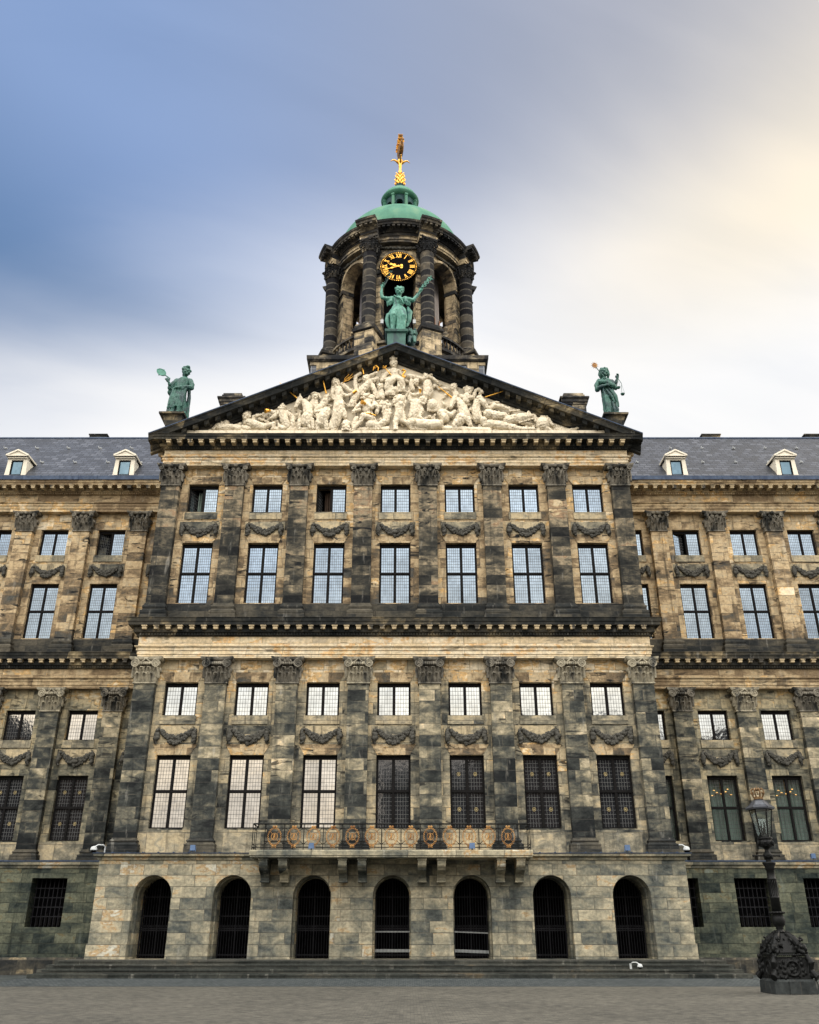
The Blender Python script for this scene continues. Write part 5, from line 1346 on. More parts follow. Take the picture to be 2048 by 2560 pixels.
q.tube([c + rot @ Vector((.17 * math.cos(2 * PI * i / 24), -.03, .275 * math.sin(2 * PI * i / 24))) for i in range(25)], .022, 6)
for A in (0, PI / 2, PI): q.ball(c + rot @ Vector((.19 * math.cos(A), 0, .30 * math.sin(A))), .04, 7, 5)
q.tube([c + rot @ Vector((0, 0, -.27)), c + rot @ Vector((0, 0, -.62))], [.03, .035], 7); q.build('mirror', M['bronze_l'], ST2)
q = MB(); q.box(-.60, .62, -.55, .6, -.06, 0); q.build('plate', M['bronze_l'], ST2)
q = MB(); q.frustum(0, .1, -.75, -.12, .36, .55, .52, .62); q.box(-.68, .60, -.68, .7, -.16, -.065); q.build('pedestal', M['plinth'], ST2)

# Justice with scales, right corner
a = at(1520, 1045, -.45)
ST3 = thing('bronze_statue', 'green bronze figure with hanging scales and a gilded eye staff, above the right corner', 'statue', (a.x + .20, -.45, a.z), 'bronze figures on the pediment')
q = MB()
robe(q, smooth_rings([(.02, .04, .0, .37, .32, 1.6), (.0, .04, .5, .36, .32, 1.6), (-.02, .03, 1.1, .36, .31, 1.3), (-.05, .02, 1.58, .34, .29, .8), (-.10, .0, 2.0, .34, .26, .5), (-.12, .0, 2.28, .33, .23, .3), (-.14, .0, 2.42, .15, .14, .1)]), folds=9, amp=.09, seed=21)
for pts in ([(-.35, -.28, 1.6), (-.28, -.36, 1.0), (-.26, -.36, .06)], [(-.2, -.32, 1.55), (-.05, -.40, 1.2), (.16, -.38, .7)], [(-.05, -.34, 1.6), (.15, -.40, 1.2), (.28, -.34, .75)], [(.1, -.33, 1.55), (.26, -.36, 1.1), (.34, -.30, .5)], [(.05, -.36, .75), (.1, -.38, .3), (.12, -.36, .04)], [(.22, -.34, .7), (.26, -.36, .3), (.28, -.32, .04)], [(-.1, -.36, .9), (-.12, -.38, .4), (-.14, -.38, .04)]): q.tube(pts, [.045, .07, .05], 7)
limb(q, [(-.22, -.28, 1.05), (-.24, -.32, .45), (-.22, -.34, .12), (-.2, -.5, .05)], [.16, .12, .09, .06]); limb(q, [(.2, -.3, .1), (.24, -.46, .05)], [.08, .06])
limb(q, [(-.14, .0, 2.35), (-.15, .0, 2.54)], [.11, .10]); head(q, (-.15, -.03, 2.78), 1.14, R(-6), R(-3), 'long')
q.tube([(-.34, -.03, 2.84), (-.15, -.26, 2.95), (.05, -.03, 2.84)], .045, 7); q.ball((-.15, .02, 2.90), (.23, .22, .20), 12, 9)
limb(q, [(-.45, .0, 2.24), (-.58, -.02, 1.98), (-.60, -.08, 1.70), (-.38, -.32, 1.74), (-.20, -.38, 1.76)], [.15, .15, .14, .09, .065]); hand(q, (-.22, -.38, 1.76), (.8, -.15, -.05), 1.05)
limb(q, [(.20, .0, 2.22), (.26, -.05, 2.0), (.30, -.08, 1.84), (.38, -.22, 2.06), (.44, -.26, 2.24)], [.14, .13, .12, .085, .06]); hand(q, (.44, -.26, 2.22), (.2, -.2, .6), 1.05)
q.tube([(-.48, -.1, 2.15), (-.2, -.34, 2.0), (.18, -.36, 1.72), (.36, -.30, 1.55)], [.10, .13, .15, .08], 8); q.tube([(-.25, -.2, 2.32), (.0, -.3, 2.12), (.2, -.24, 1.95)], .05, 7)
sculpt(q, 'body', .022, M['bronze'], ST3, None, 1, .022, (7, 7, 2.2))
q = MB(); q.tube([(.30, -.42, 1.56), (-.2, -.36, 2.25), (-.60, -.30, 2.92)], .022, 7); q.ball((-.45, -.32, 2.68), .045, 7, 5); q.build('staff', M['bronze'], ST3)
q = MB(); c = Vector((-.66, -.30, 3.06)); q.ball(c, (.07, .03, .07), 10, 7)
for i in range(22): A = 2 * PI * i / 22; L = .20 if i % 2 else .15; q.tube([c + Vector((.06 * math.cos(A), 0, .07 * math.sin(A))), c + Vector((L * math.cos(A), 0, L * 1.2 * math.sin(A)))], [.02, .006], 5)
q.tube([c + Vector((.11 * math.cos(2 * PI * i / 20), 0, .13 * math.sin(2 * PI * i / 20))) for i in range(21)], .022, 5); q.build('sunburst_eye', M['gold_d'], ST3)
q = MB(); e0, e1 = Vector((.38, -.40, 2.32)), Vector((.60, -.40, 1.86)); q.tube([e0, e1], .018, 6); q.tube([(.46, -.32, 2.36), (.49, -.40, 2.1)], .014, 5)
for ex, zz, r in ((e0 + Vector((.04, 0, -.05)), 1.62, .11), (e1, 1.22, .115)):
    q.lathe([(.02, zz - .09), (r * .7, zz - .07), (r, zz + .0), (r * .9, zz + .0)], (ex.x, ex.y), 14)
    for i in range(3): A = 2 * PI * i / 3; q.tube([ex, (ex.x + r * .9 * math.sin(A), ex.y + r * .9 * math.cos(A), zz)], .006, 4)
q.build('scales', M['bronze'], ST3)
q = MB(); q.box(-.50, .56, -.55, .6, -.06, 0); q.build('plate', M['bronze_l'], ST3)
q = MB(); q.frustum(0.05, .1, -.75, -.12, .36, .55, .52, .62); q.box(-.56, .70, -.68, .7, -.16, -.065); q.build('pedestal', M['plinth'], ST3)

# eagle finial on the far left end pavilion, just entering the picture
a = at(-8, 1056, WY)
EG = thing('eagle_finial', 'grey stone bird on a block, cut by the left edge above the slate roof', 'statue', (a.x - .35, WY, a.z - 1.1))
q = MB(); q.ball((0, 0, .9), (.30, .28, .45), 12, 9); q.ball((.05, -.1, 1.5), (.13, .16, .15), 10, 7); q.tube([(.05, -.2, 1.5), (.1, -.36, 1.42)], [.05, .01], 6); limb(q, [(0, 0, 1.2), (.04, -.06, 1.42)], [.18, .12])
for s in (-1, 1): limb(q, [(s * .2, .05, 1.2), (s * .36, .1, 1.0), (s * .42, .12, .55)], [.12, .15, .04]); limb(q, [(s * .12, -.1, .5), (s * .12, -.14, .25)], [.09, .06])
sculpt(q, 'bird', .03, M['tower_d'], EG)
q = MB(); q.frustum(0, 0, -4.5, .2, .55, .5, .4, .4); q.box(-.5, .5, -.5, .5, .1, .24); q.build('block', M['tower_d'], EG)

# ------------------------------------------------------------------ carved relief in the pediment
RELIEF = put('relief', MB().box(-11.2, 11.2, -0.62, -0.2, 24.3, 24.80).mesh('relief', M['marble']), PAL)


def zoomA(u, v): return (500 + u / 5.75, 880 + v / 5.75)
def zoomB(u, v): return (780 + u / 5.75, 880 + v / 5.75)
def zoomC(u, v): return (1060 + u / 4.3125, 880 + v / 4.3125)


KM = {zoomA: .00372, zoomB: .00372, zoomC: .0050}


class Fig:
    def __init__(s, zf, name, label=None): s.q = MB(); s.z = zf; s.k = KM[zf]; s.name = name; s.label = label
    def p(s, u, v, dep=.22): return at(*s.z(u, v), -0.24 - dep * 0.68)
    def b(s, u, v, r, dep=.22, sy=None, ry=1.0):
        rr_ = r * s.k * .90; s.q.ball(s.p(u, v, dep), (rr_, rr_ * ry, (sy or r) * s.k * 1.0), 12, 8); return s
    def l(s, pts, rs):
        P = [s.p(*x) for x in pts]; rs = [r * s.k * .84 for r in rs]; limb(s.q, P, rs); return s
    def face(s, u, v, r, dep=.34, turn=0, hair=True, beard=False):
        k = r * s.k / .175; head(s.q, s.p(u, v, dep), k, R(turn), 0, 'curl' if hair else None)
        if beard: s.b(u, v + r * .9, r * .6, dep + .08)
        return s
    def folds(s, u0, v0, u1, v1, n=5, w=14, dep=.34, spread=30):
        for i in range(n):
            t = (i / max(1, n - 1) - .5); s.q.tube([s.p(u0 + t * spread * .5, v0, dep), s.p((u0 + u1) / 2 + t * spread, (v0 + v1) / 2, dep + .08), s.p(u1 + t * spread * 1.7, v1, dep)], [w * s.k * .7, w * s.k, w * s.k * .8], 6)
        return s
    def done(s, vox=.021):
        o = sculpt(s.q, s.name, vox, M['marble'], RELIEF, None, 1, .034, (6.5, 6.5, 4.6))
        if s.label: o['label'] = s.label
        return o


H = 'carved_figure'
# enthroned maiden with crown
f = Fig(zoomB, H, 'crowned seated woman at the centre of the relief'); f.face(1175, 185, 46, .36, 4); f.b(1168, 112, 56, .34, 44); f.b(1168, 70, 38, .34, 22)
for i in range(7): f.b(1122 + i * 16, 92, 12, .52, 16)
f.b(1170, 40, 9, .36, 14); f.l([(1175, 235, .3), (1178, 260, .28)], [28, 34]); f.l([(1180, 285, .26), (1185, 355, .28)], [72, 64]); f.l([(1190, 375, .3), (1105, 440, .46), (1075, 520, .42)], [64, 66, 44]); f.l([(1210, 370, .3), (1285, 405, .44), (1310, 540, .36)], [60, 56, 36])
f.l([(1120, 275, .24), (1055, 330, .26), (1010, 410, .28), (1070, 400, .36), (1150, 380, .48)], [38, 42, 44, 36, 26]); f.l([(1235, 275, .24), (1290, 320, .28), (1320, 350, .4)], [36, 34, 26]); f.folds(1120, 430, 1120, 620, 6, 16, .38, 80); f.folds(1250, 410, 1300, 570, 5, 15, .36, 60); f.b(1110, 600, 70, .2, 40); f.b(1200, 560, 70, .22, 60); f.done()
f = Fig(zoomB, 'carved_lion', 'lion facing out below the crowned woman'); f.b(1265, 700, 70, .42, 72); f.b(1278, 745, 42, .62, 34); f.b(1285, 742, 20, .72, 14); f.b(1276, 775, 34, .56, 18)
for s in (-1, 1): f.b(1263 + s * 62, 648, 20, .42, 22); f.b(1265 + s * 32, 685, 12, .62, 10); f.b(1275 + s * 26, 760, 22, .62, 18)
for i in range(26): a = 2 * PI * i / 26; f.b(1262 + 82 * math.cos(a), 715 + 82 * math.sin(a), rnd.uniform(16, 28), .3 + rnd.uniform(0, .1), 26)
f.l([(1265, 790, .35), (1255, 900, .34), (1215, 1000, .3)], [78, 72, 60]); f.l([(1230, 880, .4), (1200, 1000, .44), (1205, 1110, .46)], [46, 40, 36]); f.l([(1300, 880, .36), (1320, 980, .36)], [46, 40]); f.b(1200, 1115, 40, .52, 22); f.done()
f = Fig(zoomB, 'carved_lion', 'lion in profile beside the shell player'); f.b(1020, 755, 60, .36, 56); f.b(975, 790, 34, .44, 28); f.b(1000, 700, 18, .36, 20)
for i in range(34): f.b(1075 + rnd.uniform(-55, 55), 800 + rnd.uniform(-90, 110), rnd.uniform(18, 32), .3 + rnd.uniform(0, .14), 28)
f.l([(1080, 880, .3), (1060, 990, .3), (990, 1040, .34)], [66, 60, 56]); f.done()
f = Fig(zoomB, H, 'muscular man blowing a shell'); f.b(775, 640, 62, .40, 44)
for i in range(22): f.b(765 + rnd.uniform(-60, 55), 632 + rnd.uniform(-38, 34), rnd.uniform(14, 24), .46 + rnd.uniform(0, .1))
f.face(850, 665, 46, .44, 55, False, True); f.l([(800, 740, .3), (790, 840, .34), (830, 930, .34)], [84, 78, 74]); f.l([(720, 745, .36), (650, 800, .44), (600, 865, .5), (690, 830, .56)], [46, 40, 34, 28]); f.l([(900, 740, .34), (950, 800, .44), (930, 870, .46)], [44, 38, 30])
f.l([(800, 760, .62), (850, 800, .66), (900, 770, .64), (890, 720, .6)], [40, 46, 40, 22]); f.l([(860, 960, .4), (735, 920, .6), (700, 1000, .56), (600, 1110, .5)], [64, 56, 40, 26]); f.l([(610, 1115, .5), (570, 1135, .52)], [26, 16]); f.l([(640, 960, .36), (610, 1040, .4), (600, 1090, .4)], [46, 44, 40]); f.folds(870, 960, 900, 1120, 6, 20, .40, 120); f.b(850, 1060, 90, .26, 70); f.done()
f = Fig(zoomB, H, 'bearded man with a trident'); f.face(345, 448, 50, .42, 40, True, True); f.l([(370, 540, .3), (395, 600, .34), (380, 720, .32)], [78, 80, 76]); f.l([(440, 470, .36), (505, 520, .44), (565, 575, .5), (590, 590, .52)], [40, 36, 30, 24]); f.l([(310, 520, .36), (290, 620, .42), (330, 680, .44)], [38, 34, 28]); f.l([(420, 610, .4), (500, 630, .44), (590, 605, .5)], [34, 30, 24]); f.b(620, 570, 34, .5, 26); f.folds(380, 640, 400, 760, 5, 18, .42, 90)
f.l([(390, 780, .34), (370, 900, .36), (330, 1060, .3)], [96, 92, 70]); f.l([(440, 850, .36), (470, 930, .36)], [60, 46]); f.l([(290, 1060, .36), (300, 1120, .36)], [40, 34]); f.folds(300, 960, 290, 1110, 4, 16, .38, 60); f.done()
f = Fig(zoomB, H, 'nymph leaning back with arms raised'); f.l([(610, 680, .3), (680, 600, .34), (770, 500, .38), (830, 440, .38)], [62, 66, 64, 56]); f.face(775, 385, 42, .42, -30); f.l([(640, 560, .36), (620, 450, .4), (630, 350, .42), (700, 305, .44)], [34, 30, 30, 22]); f.l([(830, 420, .36), (890, 410, .4), (945, 380, .42)], [42, 36, 26]); f.l([(770, 370, .34), (860, 330, .4), (930, 300, .42)], [32, 30, 22]); f.l([(860, 480, .34), (905, 560, .36), (915, 640, .34)], [44, 38, 28]); f.folds(600, 660, 580, 790, 5, 18, .36, 70); f.done()
f = Fig(zoomB, H); f.face(985, 510, 42, .36, -10); f.l([(990, 570, .28), (1000, 650, .28)], [56, 60]); f.l([(945, 580, .32), (940, 660, .36)], [26, 20]); f.done()
f = Fig(zoomB, 'carved_fish', 'open-mouthed fish head at the foot of the relief'); f.b(492, 1040, 70, .36, 64); f.b(492, 1090, 60, .46, 40)
for s in (-1, 1): f.b(492 + s * 40, 1085, 14, .66, 12); f.b(492 + s * 20, 1040, 22, .60, 30); f.l([(492 + s * 55, 1110, .5), (492 + s * 40, 1150, .5)], [20, 16])
f.l([(445, 1120, .6), (490, 1105, .66), (535, 1120, .6)], [14, 16, 14]); f.done()
f = Fig(zoomB, H, 'half-kneeling man lifting a cup'); f.b(1590, 690, 60, .42, 56)
for i in range(24): f.b(1592 + rnd.uniform(-52, 52), 695 + rnd.uniform(-52, 52), rnd.uniform(13, 22), .5 + rnd.uniform(0, .08))
f.l([(1490, 740, .34), (1480, 850, .38), (1450, 930, .36)], [84, 86, 82]); f.l([(1430, 720, .34), (1410, 650, .4), (1420, 610, .44), (1480, 620, .48), (1555, 600, .5)], [44, 38, 34, 30, 24]); f.l([(1550, 780, .36), (1580, 860, .42), (1540, 935, .46), (1600, 975, .48)], [46, 42, 36, 28]); f.folds(1440, 930, 1540, 1120, 7, 22, .38, 130); f.b(1450, 1030, 100, .26, 90); f.l([(1290, 985, .4), (1370, 1020, .42), (1430, 1075, .42)], [36, 38, 24]); f.done()
f = Fig(zoomB, H); f.face(1495, 435, 40, .34, -20); f.l([(1430, 400, .26), (1430, 480, .28), (1450, 540, .26)], [34, 44, 40]); f.done()
f = Fig(zoomB, 'carved_arm'); f.l([(1390, 350, .26), (1480, 365, .34), (1580, 390, .36), (1660, 360, .36), (1720, 330, .36)], [40, 42, 34, 28, 24]); f.done()
f = Fig(zoomB, 'carved_horse', 'unicorn seen from behind'); f.l([(205, 640, .34), (185, 700, .4), (135, 735, .46)], [34, 44, 26]); f.b(240, 620, 16, .36, 26); f.l([(190, 720, .34), (120, 800, .34), (60, 860, .3)], [50, 60, 56]); f.l([(210, 850, .36), (160, 940, .44), (120, 1030, .40)], [76, 96, 84]); f.l([(190, 1000, .44), (210, 1110, .42)], [52, 34]); f.l([(90, 1010, .4), (80, 1120, .4)], [50, 34]); f.folds(160, 830, 80, 870, 4, 16, .46, 40); f.l([(150, 960, .56), (190, 1030, .54)], [24, 14]); f.done()
f = Fig(zoomB, H); f.face(50, 650, 38, .36, 15); f.l([(30, 720, .28), (20, 800, .3)], [56, 58]); f.l([(0, 600, .3), (40, 590, .34), (100, 610, .36), (120, 660, .36)], [20, 22, 20, 16]); f.done()
# right half
f = Fig(zoomC, H, 'draped woman reclining against the right slope'); f.l([(40, 340, .28), (50, 420, .3), (30, 470, .3)], [52, 62, 58]); f.l([(-10, 300, .3), (50, 265, .34), (105, 290, .36), (150, 330, .34)], [22, 24, 20, 14]); f.folds(80, 510, 120, 640, 7, 13, .32, 90); f.b(90, 580, 70, .2, 70); f.face(20, 265, 26, .34, 20); f.done()
f = Fig(zoomC, 'carved_horse', 'unicorn head and breast on the right'); f.l([(335, 500, .44), (310, 540, .5), (290, 595, .54)], [34, 34, 22]); f.b(318, 490, 10, .5, 20); f.b(350, 488, 10, .48, 22); f.b(322, 525, 9, .66, 8); f.l([(365, 520, .36), (410, 590, .36), (440, 690, .32)], [42, 60, 66]); f.l([(400, 720, .38), (360, 770, .38)], [72, 56]); f.l([(470, 720, .34), (500, 790, .36)], [46, 26]); f.folds(390, 520, 460, 680, 5, 12, .40, 30); f.l([(330, 780, .4), (350, 830, .4)], [34, 22]); f.done()
f = Fig(zoomC, H); f.face(322, 385, 32, .32, -25); f.l([(330, 430, .24), (350, 470, .26)], [36, 40]); f.done()
f = Fig(zoomC, H, 'man blowing a conch on the right'); f.face(480, 425, 36, .36, 10); f.l([(470, 480, .3), (450, 530, .3)], [54, 48]); f.l([(400, 480, .32), (450, 505, .4), (530, 490, .44), (555, 430, .44)], [28, 30, 28, 20]); f.l([(555, 420, .42), (590, 405, .44), (625, 430, .44), (600, 455, .42)], [18, 26, 24, 14]); f.l([(430, 395, .3), (480, 382, .34), (530, 392, .34)], [16, 18, 14]); f.done()
f = Fig(zoomC, 'carved_horse', 'unicorn looking right under the slope'); f.l([(600, 505, .44), (645, 550, .5), (690, 600, .5)], [44, 36, 20]); f.b(615, 470, 10, .44, 22); f.b(640, 530, 8, .62, 8); f.l([(575, 540, .36), (560, 620, .36), (580, 720, .3)], [46, 52, 62]); f.l([(540, 620, .4), (550, 700, .38)], [26, 22]); f.l([(640, 740, .34), (650, 790, .36)], [52, 28]); f.done()
f = Fig(zoomC, H, 'reclining bather with raised foot'); f.l([(700, 620, .34), (760, 580, .4), (840, 590, .42), (910, 615, .42)], [30, 34, 30, 18]); f.l([(720, 560, .32), (770, 545, .38), (805, 545, .38)], [18, 16, 12]); f.l([(930, 635, .36), (985, 635, .38), (1030, 625, .38)], [14, 16, 10]); f.l([(690, 670, .34), (770, 690, .36), (870, 690, .3)], [62, 60, 44]); f.folds(740, 640, 850, 700, 4, 11, .46, 40); f.l([(920, 600, .42), (925, 640, .42)], [12, 8]); f.done()
f = Fig(zoomC, 'carved_sea_beast', 'gaping sea beast at the right foot of the relief'); f.l([(900, 740, .28), (1010, 720, .34), (1110, 700, .38), (1180, 690, .4)], [60, 62, 52, 26]); f.l([(940, 810, .34), (1050, 835, .4), (1180, 830, .44)], [44, 32, 20]); f.l([(1190, 690, .4), (1200, 740, .42)], [24, 18]); f.b(1130, 660, 22, .42, 24); f.l([(1060, 770, .3), (1150, 770, .3)], [20, 14])
for i in range(9): f.b(1030 + 18 * i, 760 - 5 * i, 8, .52, 10)
f.done()
f = Fig(zoomC, 'carved_fish', 'great fish head at the right end of the relief'); f.b(1280, 780, 80, .3, 82); f.l([(1330, 740, .38), (1390, 790, .4)], [44, 20]); f.l([(1320, 830, .38), (1375, 855, .4)], [40, 22]); f.b(1300, 765, 18, .58, 18); f.l([(1270, 700, .34), (1330, 695, .36)], [18, 10]); f.l([(1230, 720, .38), (1240, 850, .38)], [16, 16]); f.done()
f = Fig(zoomC, 'carved_waves'); f.l([(1420, 850, .12), (1540, 850, .14), (1640, 830, .16), (1670, 815, .2)], [30, 26, 16, 10]); f.l([(-60, 780, .3), (60, 790, .32), (160, 780, .28)], [70, 72, 60]); f.l([(85, 810, .5), (110, 800, .5)], [24, 16]); f.l([(180, 660, .3), (230, 720, .3)], [46, 52]); f.l([(200, 640, .34), (290, 680, .34), (330, 640, .34)], [34, 36, 24]); f.l([(700, 780, .2), (880, 800, .2)], [60, 60]); f.l([(230, 830, .2), (700, 850, .2)], [40, 44]); f.done(.04)
# left half
f = Fig(zoomA, H, 'man blowing a gilded horn on the left'); f.face(1180, 815, 44, .36, -50); f.l([(1185, 890, .28), (1220, 980, .3), (1250, 1060, .26)], [70, 74, 66]); f.l([(1120, 880, .34), (1070, 930, .4), (1030, 950, .42)], [40, 36, 28]); f.l([(1150, 860, .36), (1060, 870, .42), (1010, 850, .44)], [34, 32, 26]); f.l([(1250, 870, .3), (1320, 930, .34), (1340, 1060, .3)], [34, 40, 46]); f.l([(1150, 1080, .34), (1200, 1100, .36), (1260, 1080, .3)], [40, 44, 40]); f.done()
f = Fig(zoomA, H, 'sleeping head and raised arm on the left'); f.face(672, 925, 56, .32, -10, False); f.b(690, 890, 56, .24, 40); f.l([(690, 1010, .22), (790, 1050, .24), (900, 1080, .22)], [74, 82, 70]); f.l([(770, 990, .3), (775, 930, .36), (830, 915, .38), (885, 905, .38)], [34, 30, 28, 20]); f.l([(960, 1060, .3), (1050, 1040, .32), (1060, 1100, .3)], [50, 42, 36]); f.l([(620, 1090, .2), (700, 1110, .22)], [50, 50]); f.done()
f = Fig(zoomA, H, 'reclining figure at the far left of the relief'); f.face(385, 1020, 36, .3, -70, False); f.l([(330, 1010, .24), (300, 1040, .26), (260, 1060, .26), (200, 1110, .22)], [30, 40, 52, 34]); f.l([(300, 1090, .24), (420, 1090, .24), (560, 1100, .2)], [62, 70, 60]); f.l([(280, 1020, .3), (310, 1000, .32), (370, 1050, .34)], [20, 20, 16]); f.l([(160, 1130, .12), (60, 1160, .1)], [30, 12]); f.done()
f = Fig(zoomA, 'carved_horse', 'unicorn rearing on the left'); f.l([(1440, 670, .46), (1410, 730, .5), (1375, 790, .52)], [44, 40, 26]); f.b(1440, 625, 12, .46, 26); f.b(1415, 705, 10, .62, 9); f.l([(1500, 720, .36), (1550, 800, .36), (1560, 900, .34)], [56, 80, 90]); f.l([(1540, 940, .36), (1520, 1020, .36)], [92, 80]); f.l([(1430, 980, .42), (1425, 1110, .42)], [34, 26]); f.l([(1610, 980, .4), (1630, 1100, .4)], [40, 28]); f.l([(1560, 1060, .44), (1580, 1090, .44)], [26, 18])
f.folds(1470, 680, 1600, 800, 5, 14, .44, 30); f.done()
f = Fig(zoomA, H); f.face(1655, 650, 40, .36, 10); f.b(1655, 615, 62, .3, 16); f.l([(1650, 720, .28), (1660, 800, .3)], [56, 60]); f.l([(1580, 640, .3), (1560, 680, .34)], [20, 18]); f.l([(1600, 740, .32), (1680, 850, .36), (1700, 950, .34)], [36, 34, 40]); f.done()
f = Fig(zoomA, 'carved_waves'); f.l([(1050, 1110, .2), (1400, 1120, .22), (1700, 1110, .24), (1960, 1110, .22)], [44, 44, 40, 40]); f.l([(2250, 1120, .25), (2700, 1110, .25)], [40, 46]); f.l([(1330, 950, .3), (1340, 1080, .28)], [40, 46]); f.done(.04)


q = MB(); fr_ = random.Random(77)          # drapery, waves and small limbs crowding the ground of the relief
n_ = 0
while n_ < 420:
    X = fr_.uniform(-9.9, 9.9); Zt = 29.15 - .4454 * abs(X); lo_ = 24.75
    Z = fr_.uniform(lo_, max(lo_ + .1, Zt - .28))
    if Zt - .2 < lo_ + .15: continue
    if abs(X) < 2 and Z > 28.3: continue
    n_ += 1; L = fr_.uniform(.18, .55); a = fr_.choice((fr_.gauss(1.3, .5), fr_.gauss(.35, .5), fr_.gauss(2.3, .4))); y = -.26 - fr_.random() * .10
    dX, dZ = math.cos(a) * L, math.sin(a) * L; c = fr_.uniform(-.12, .12); r = fr_.uniform(.035, .085)
    P = [(X, y, Z), (X + dX * .5 + c, y - .06, Z + dZ * .5), (X + dX, y, Z + dZ)]
    if Z + dZ > 29.15 - .4454 * abs(X + dX) - .12: continue
    q.tube(P, [r, r * 1.15, r * .6], 7)
    if fr_.random() < .25: q.ball((X + dX, y - .04, Z + dZ), fr_.uniform(.07, .12), 8, 6)
tag(sculpt(q, 'background_carving', .026, M['marble'], RELIEF, None, 1, .02, (5, 5, 5)), kind='stuff')


def gild(zf, name, strokes, balls=()):
    q = MB(); k = KM[zf]; P = lambda u, v, dep: at(*zf(u, v), -.24 - dep * .72)
    for pts, rs in strokes: q.tube([P(*x) for x in pts], [r * k * .72 for r in rs], 7)
    for u, v, r, dep in balls: q.ball(P(u, v, dep), r * k * .75, 9, 7)
    return put(name, q.mesh(name, M['gold']), RELIEF)


gild(zoomA, 'gilded_unicorn_horn', [([(1395, 665, .5), (1145, 440, .75)], [13, 4])])
gild(zoomB, 'gilded_unicorn_horn', [([(205, 595, .4), (175, 470, .55), (145, 330, .6)], [18, 11, 4])])
gild(zoomC, 'gilded_unicorn_horn', [([(300, 492, .5), (225, 430, .6), (150, 370, .64)], [13, 8, 3])])
gild(zoomC, 'gilded_unicorn_horn', [([(658, 487, .48), (770, 450, .7), (888, 410, .8)], [8, 6, 3])])
gild(zoomA, 'gilded_horn_bell', [([(1015, 840, .5), (985, 842, .6), (940, 845, .7)], [20, 34, 46])])
gild(zoomB, 'gilded_horn_bell', [([(770, 745, .66), (735, 725, .78), (712, 715, .86)], [26, 36, 46])])
gild(zoomB, 'gilded_trident', [([(440, 455, .5), (500, 385, .56), (530, 360, .58)], [9, 9, 9]), ([(530, 405, .58), (465, 425, .58), (470, 385, .58), (535, 318, .6)], [7] * 4), ([(515, 390, .58), (585, 312, .6)], [8, 5]), ([(530, 405, .58), (545, 385, .58), (600, 345, .6)], [7, 7, 4])])
gild(zoomB, 'gilded_shell', [([(590, 590, .6), (640, 555, .62)], [22, 28])])
gild(zoomB, 'gilded_trumpet', [([(745, 320, .5), (735, 270, .5), (720, 235, .5), (660, 245, .5)], [10, 14, 14, 8])])
gild(zoomB, 'gilded_wreath', [([(880, 265, .5), (890, 215, .52), (925, 195, .52), (955, 225, .5), (950, 275, .5)], [10, 12, 12, 12, 9])], [(905, 230, 14, .54), (935, 215, 14, .54)])
gild(zoomB, 'gilded_sceptre', [([(1140, 330, .56), (1060, 240, .6)], [8, 10])], [(1050, 225, 20, .6), (1030, 205, 16, .6), (1065, 205, 14, .62), (1025, 230, 12, .6)])
gild(zoomB, 'gilded_shield_ornament', [([(1290, 270, .5), (1315, 250, .54), (1345, 275, .52), (1320, 310, .54), (1300, 340, .52), (1325, 370, .5), (1345, 345, .5)], [14, 18, 16, 20, 18, 18, 12])], [(1320, 262, 22, .52), (1322, 350, 20, .52)])
gild(zoomB, 'gilded_cup', [([(1555, 595, .56), (1556, 570, .58), (1556, 540, .6)], [12, 16, 34])])
gild(zoomB, 'gilded_belt', [([(735, 885, .62), (830, 880, .70), (920, 915, .60)], [12, 13, 12])])
q = MB()
for u, v0, v1 in ((848, 830, 905), (637, 870, 920), (540, 640, 690)):
    q.tube([at(*zoomB(u, v0), -1.0), at(*zoomB(u, v1), -.9)], .02, 5)
put('iron_props', q.mesh('iron_props', M['iron']), RELIEF)

# ------------------------------------------------------------------ street lamp in front of the right wing
LP = thing('street_lamp', 'tall black cast iron street lamp with crowned lantern and ornate square pedestal', 'street lamp', (12.30, -8.8, 0))
LP.scale = (.76, .76, 1)
q = MB(); q.frustum(0, 0, 0, .40, .98, .95, .95, .92); q.frustum(0, 0, .40, .47, .93, .90, .86, .84)
for s in (-1, 1): q.box(-.35, .35, -1.06, -.9, 0, .41) if s < 0 else None
q.build('base_block', stone('black_base_stone', [(0, (.012, .014, .015)), (1, (.04, .045, .045))], 1.2, .5, .2, .2, (), 50), LP)
q = MB(); q.frustum(0, 0, .46, 1.18, .82, .80, .70, .68); q.sweep([(.0, 1.16), (.06, 1.19), (.08, 1.28), (.03, 1.32)], -.72, .72, -.70, .70); lr = random.Random(3)
for sx, sy in ((-1, -1), (1, -1), (1, 1), (-1, 1)):          # scrolled consoles at the corners
    q.tube([(sx * .72, sy * .70, 1.2), (sx * .86, sy * .84, 1.0), (sx * .80, sy * .78, .75), (sx * .98, sy * .95, .52)], [.10, .14, .10, .16], 8)
    for i in range(8): q.ball((sx * (.78 + lr.uniform(-.08, .12)), sy * (.76 + lr.uniform(-.08, .1)), .5 + .1 * i), lr.uniform(.05, .1), 7, 5)
for k in range(4):
    A = k * PI / 2
    for i in range(46):
        u, z = lr.uniform(-.6, .6), lr.uniform(.5, 1.15); w = .82 - (z - .46) * .17
        p = Matrix.Rotation(A, 3, 'Z') @ Vector((u * (1 - .2 * (z - .5)), -w, z)); q.ball(p, lr.uniform(.03, .075), 6, 5)
    for i in range(16): p = Matrix.Rotation(A, 3, 'Z') @ Vector((-.68 + .09 * i, -.76, 1.25)); q.ball(p, .035, 6, 4)
    q.tube([Matrix.Rotation(A, 3, 'Z') @ Vector((.3 * math.cos(2 * PI * i / 20), -.80 + .02 * math.sin(2 * PI * i / 20), .82 + .24 * math.sin(2 * PI * i / 20))) for i in range(21)], .035, 6)
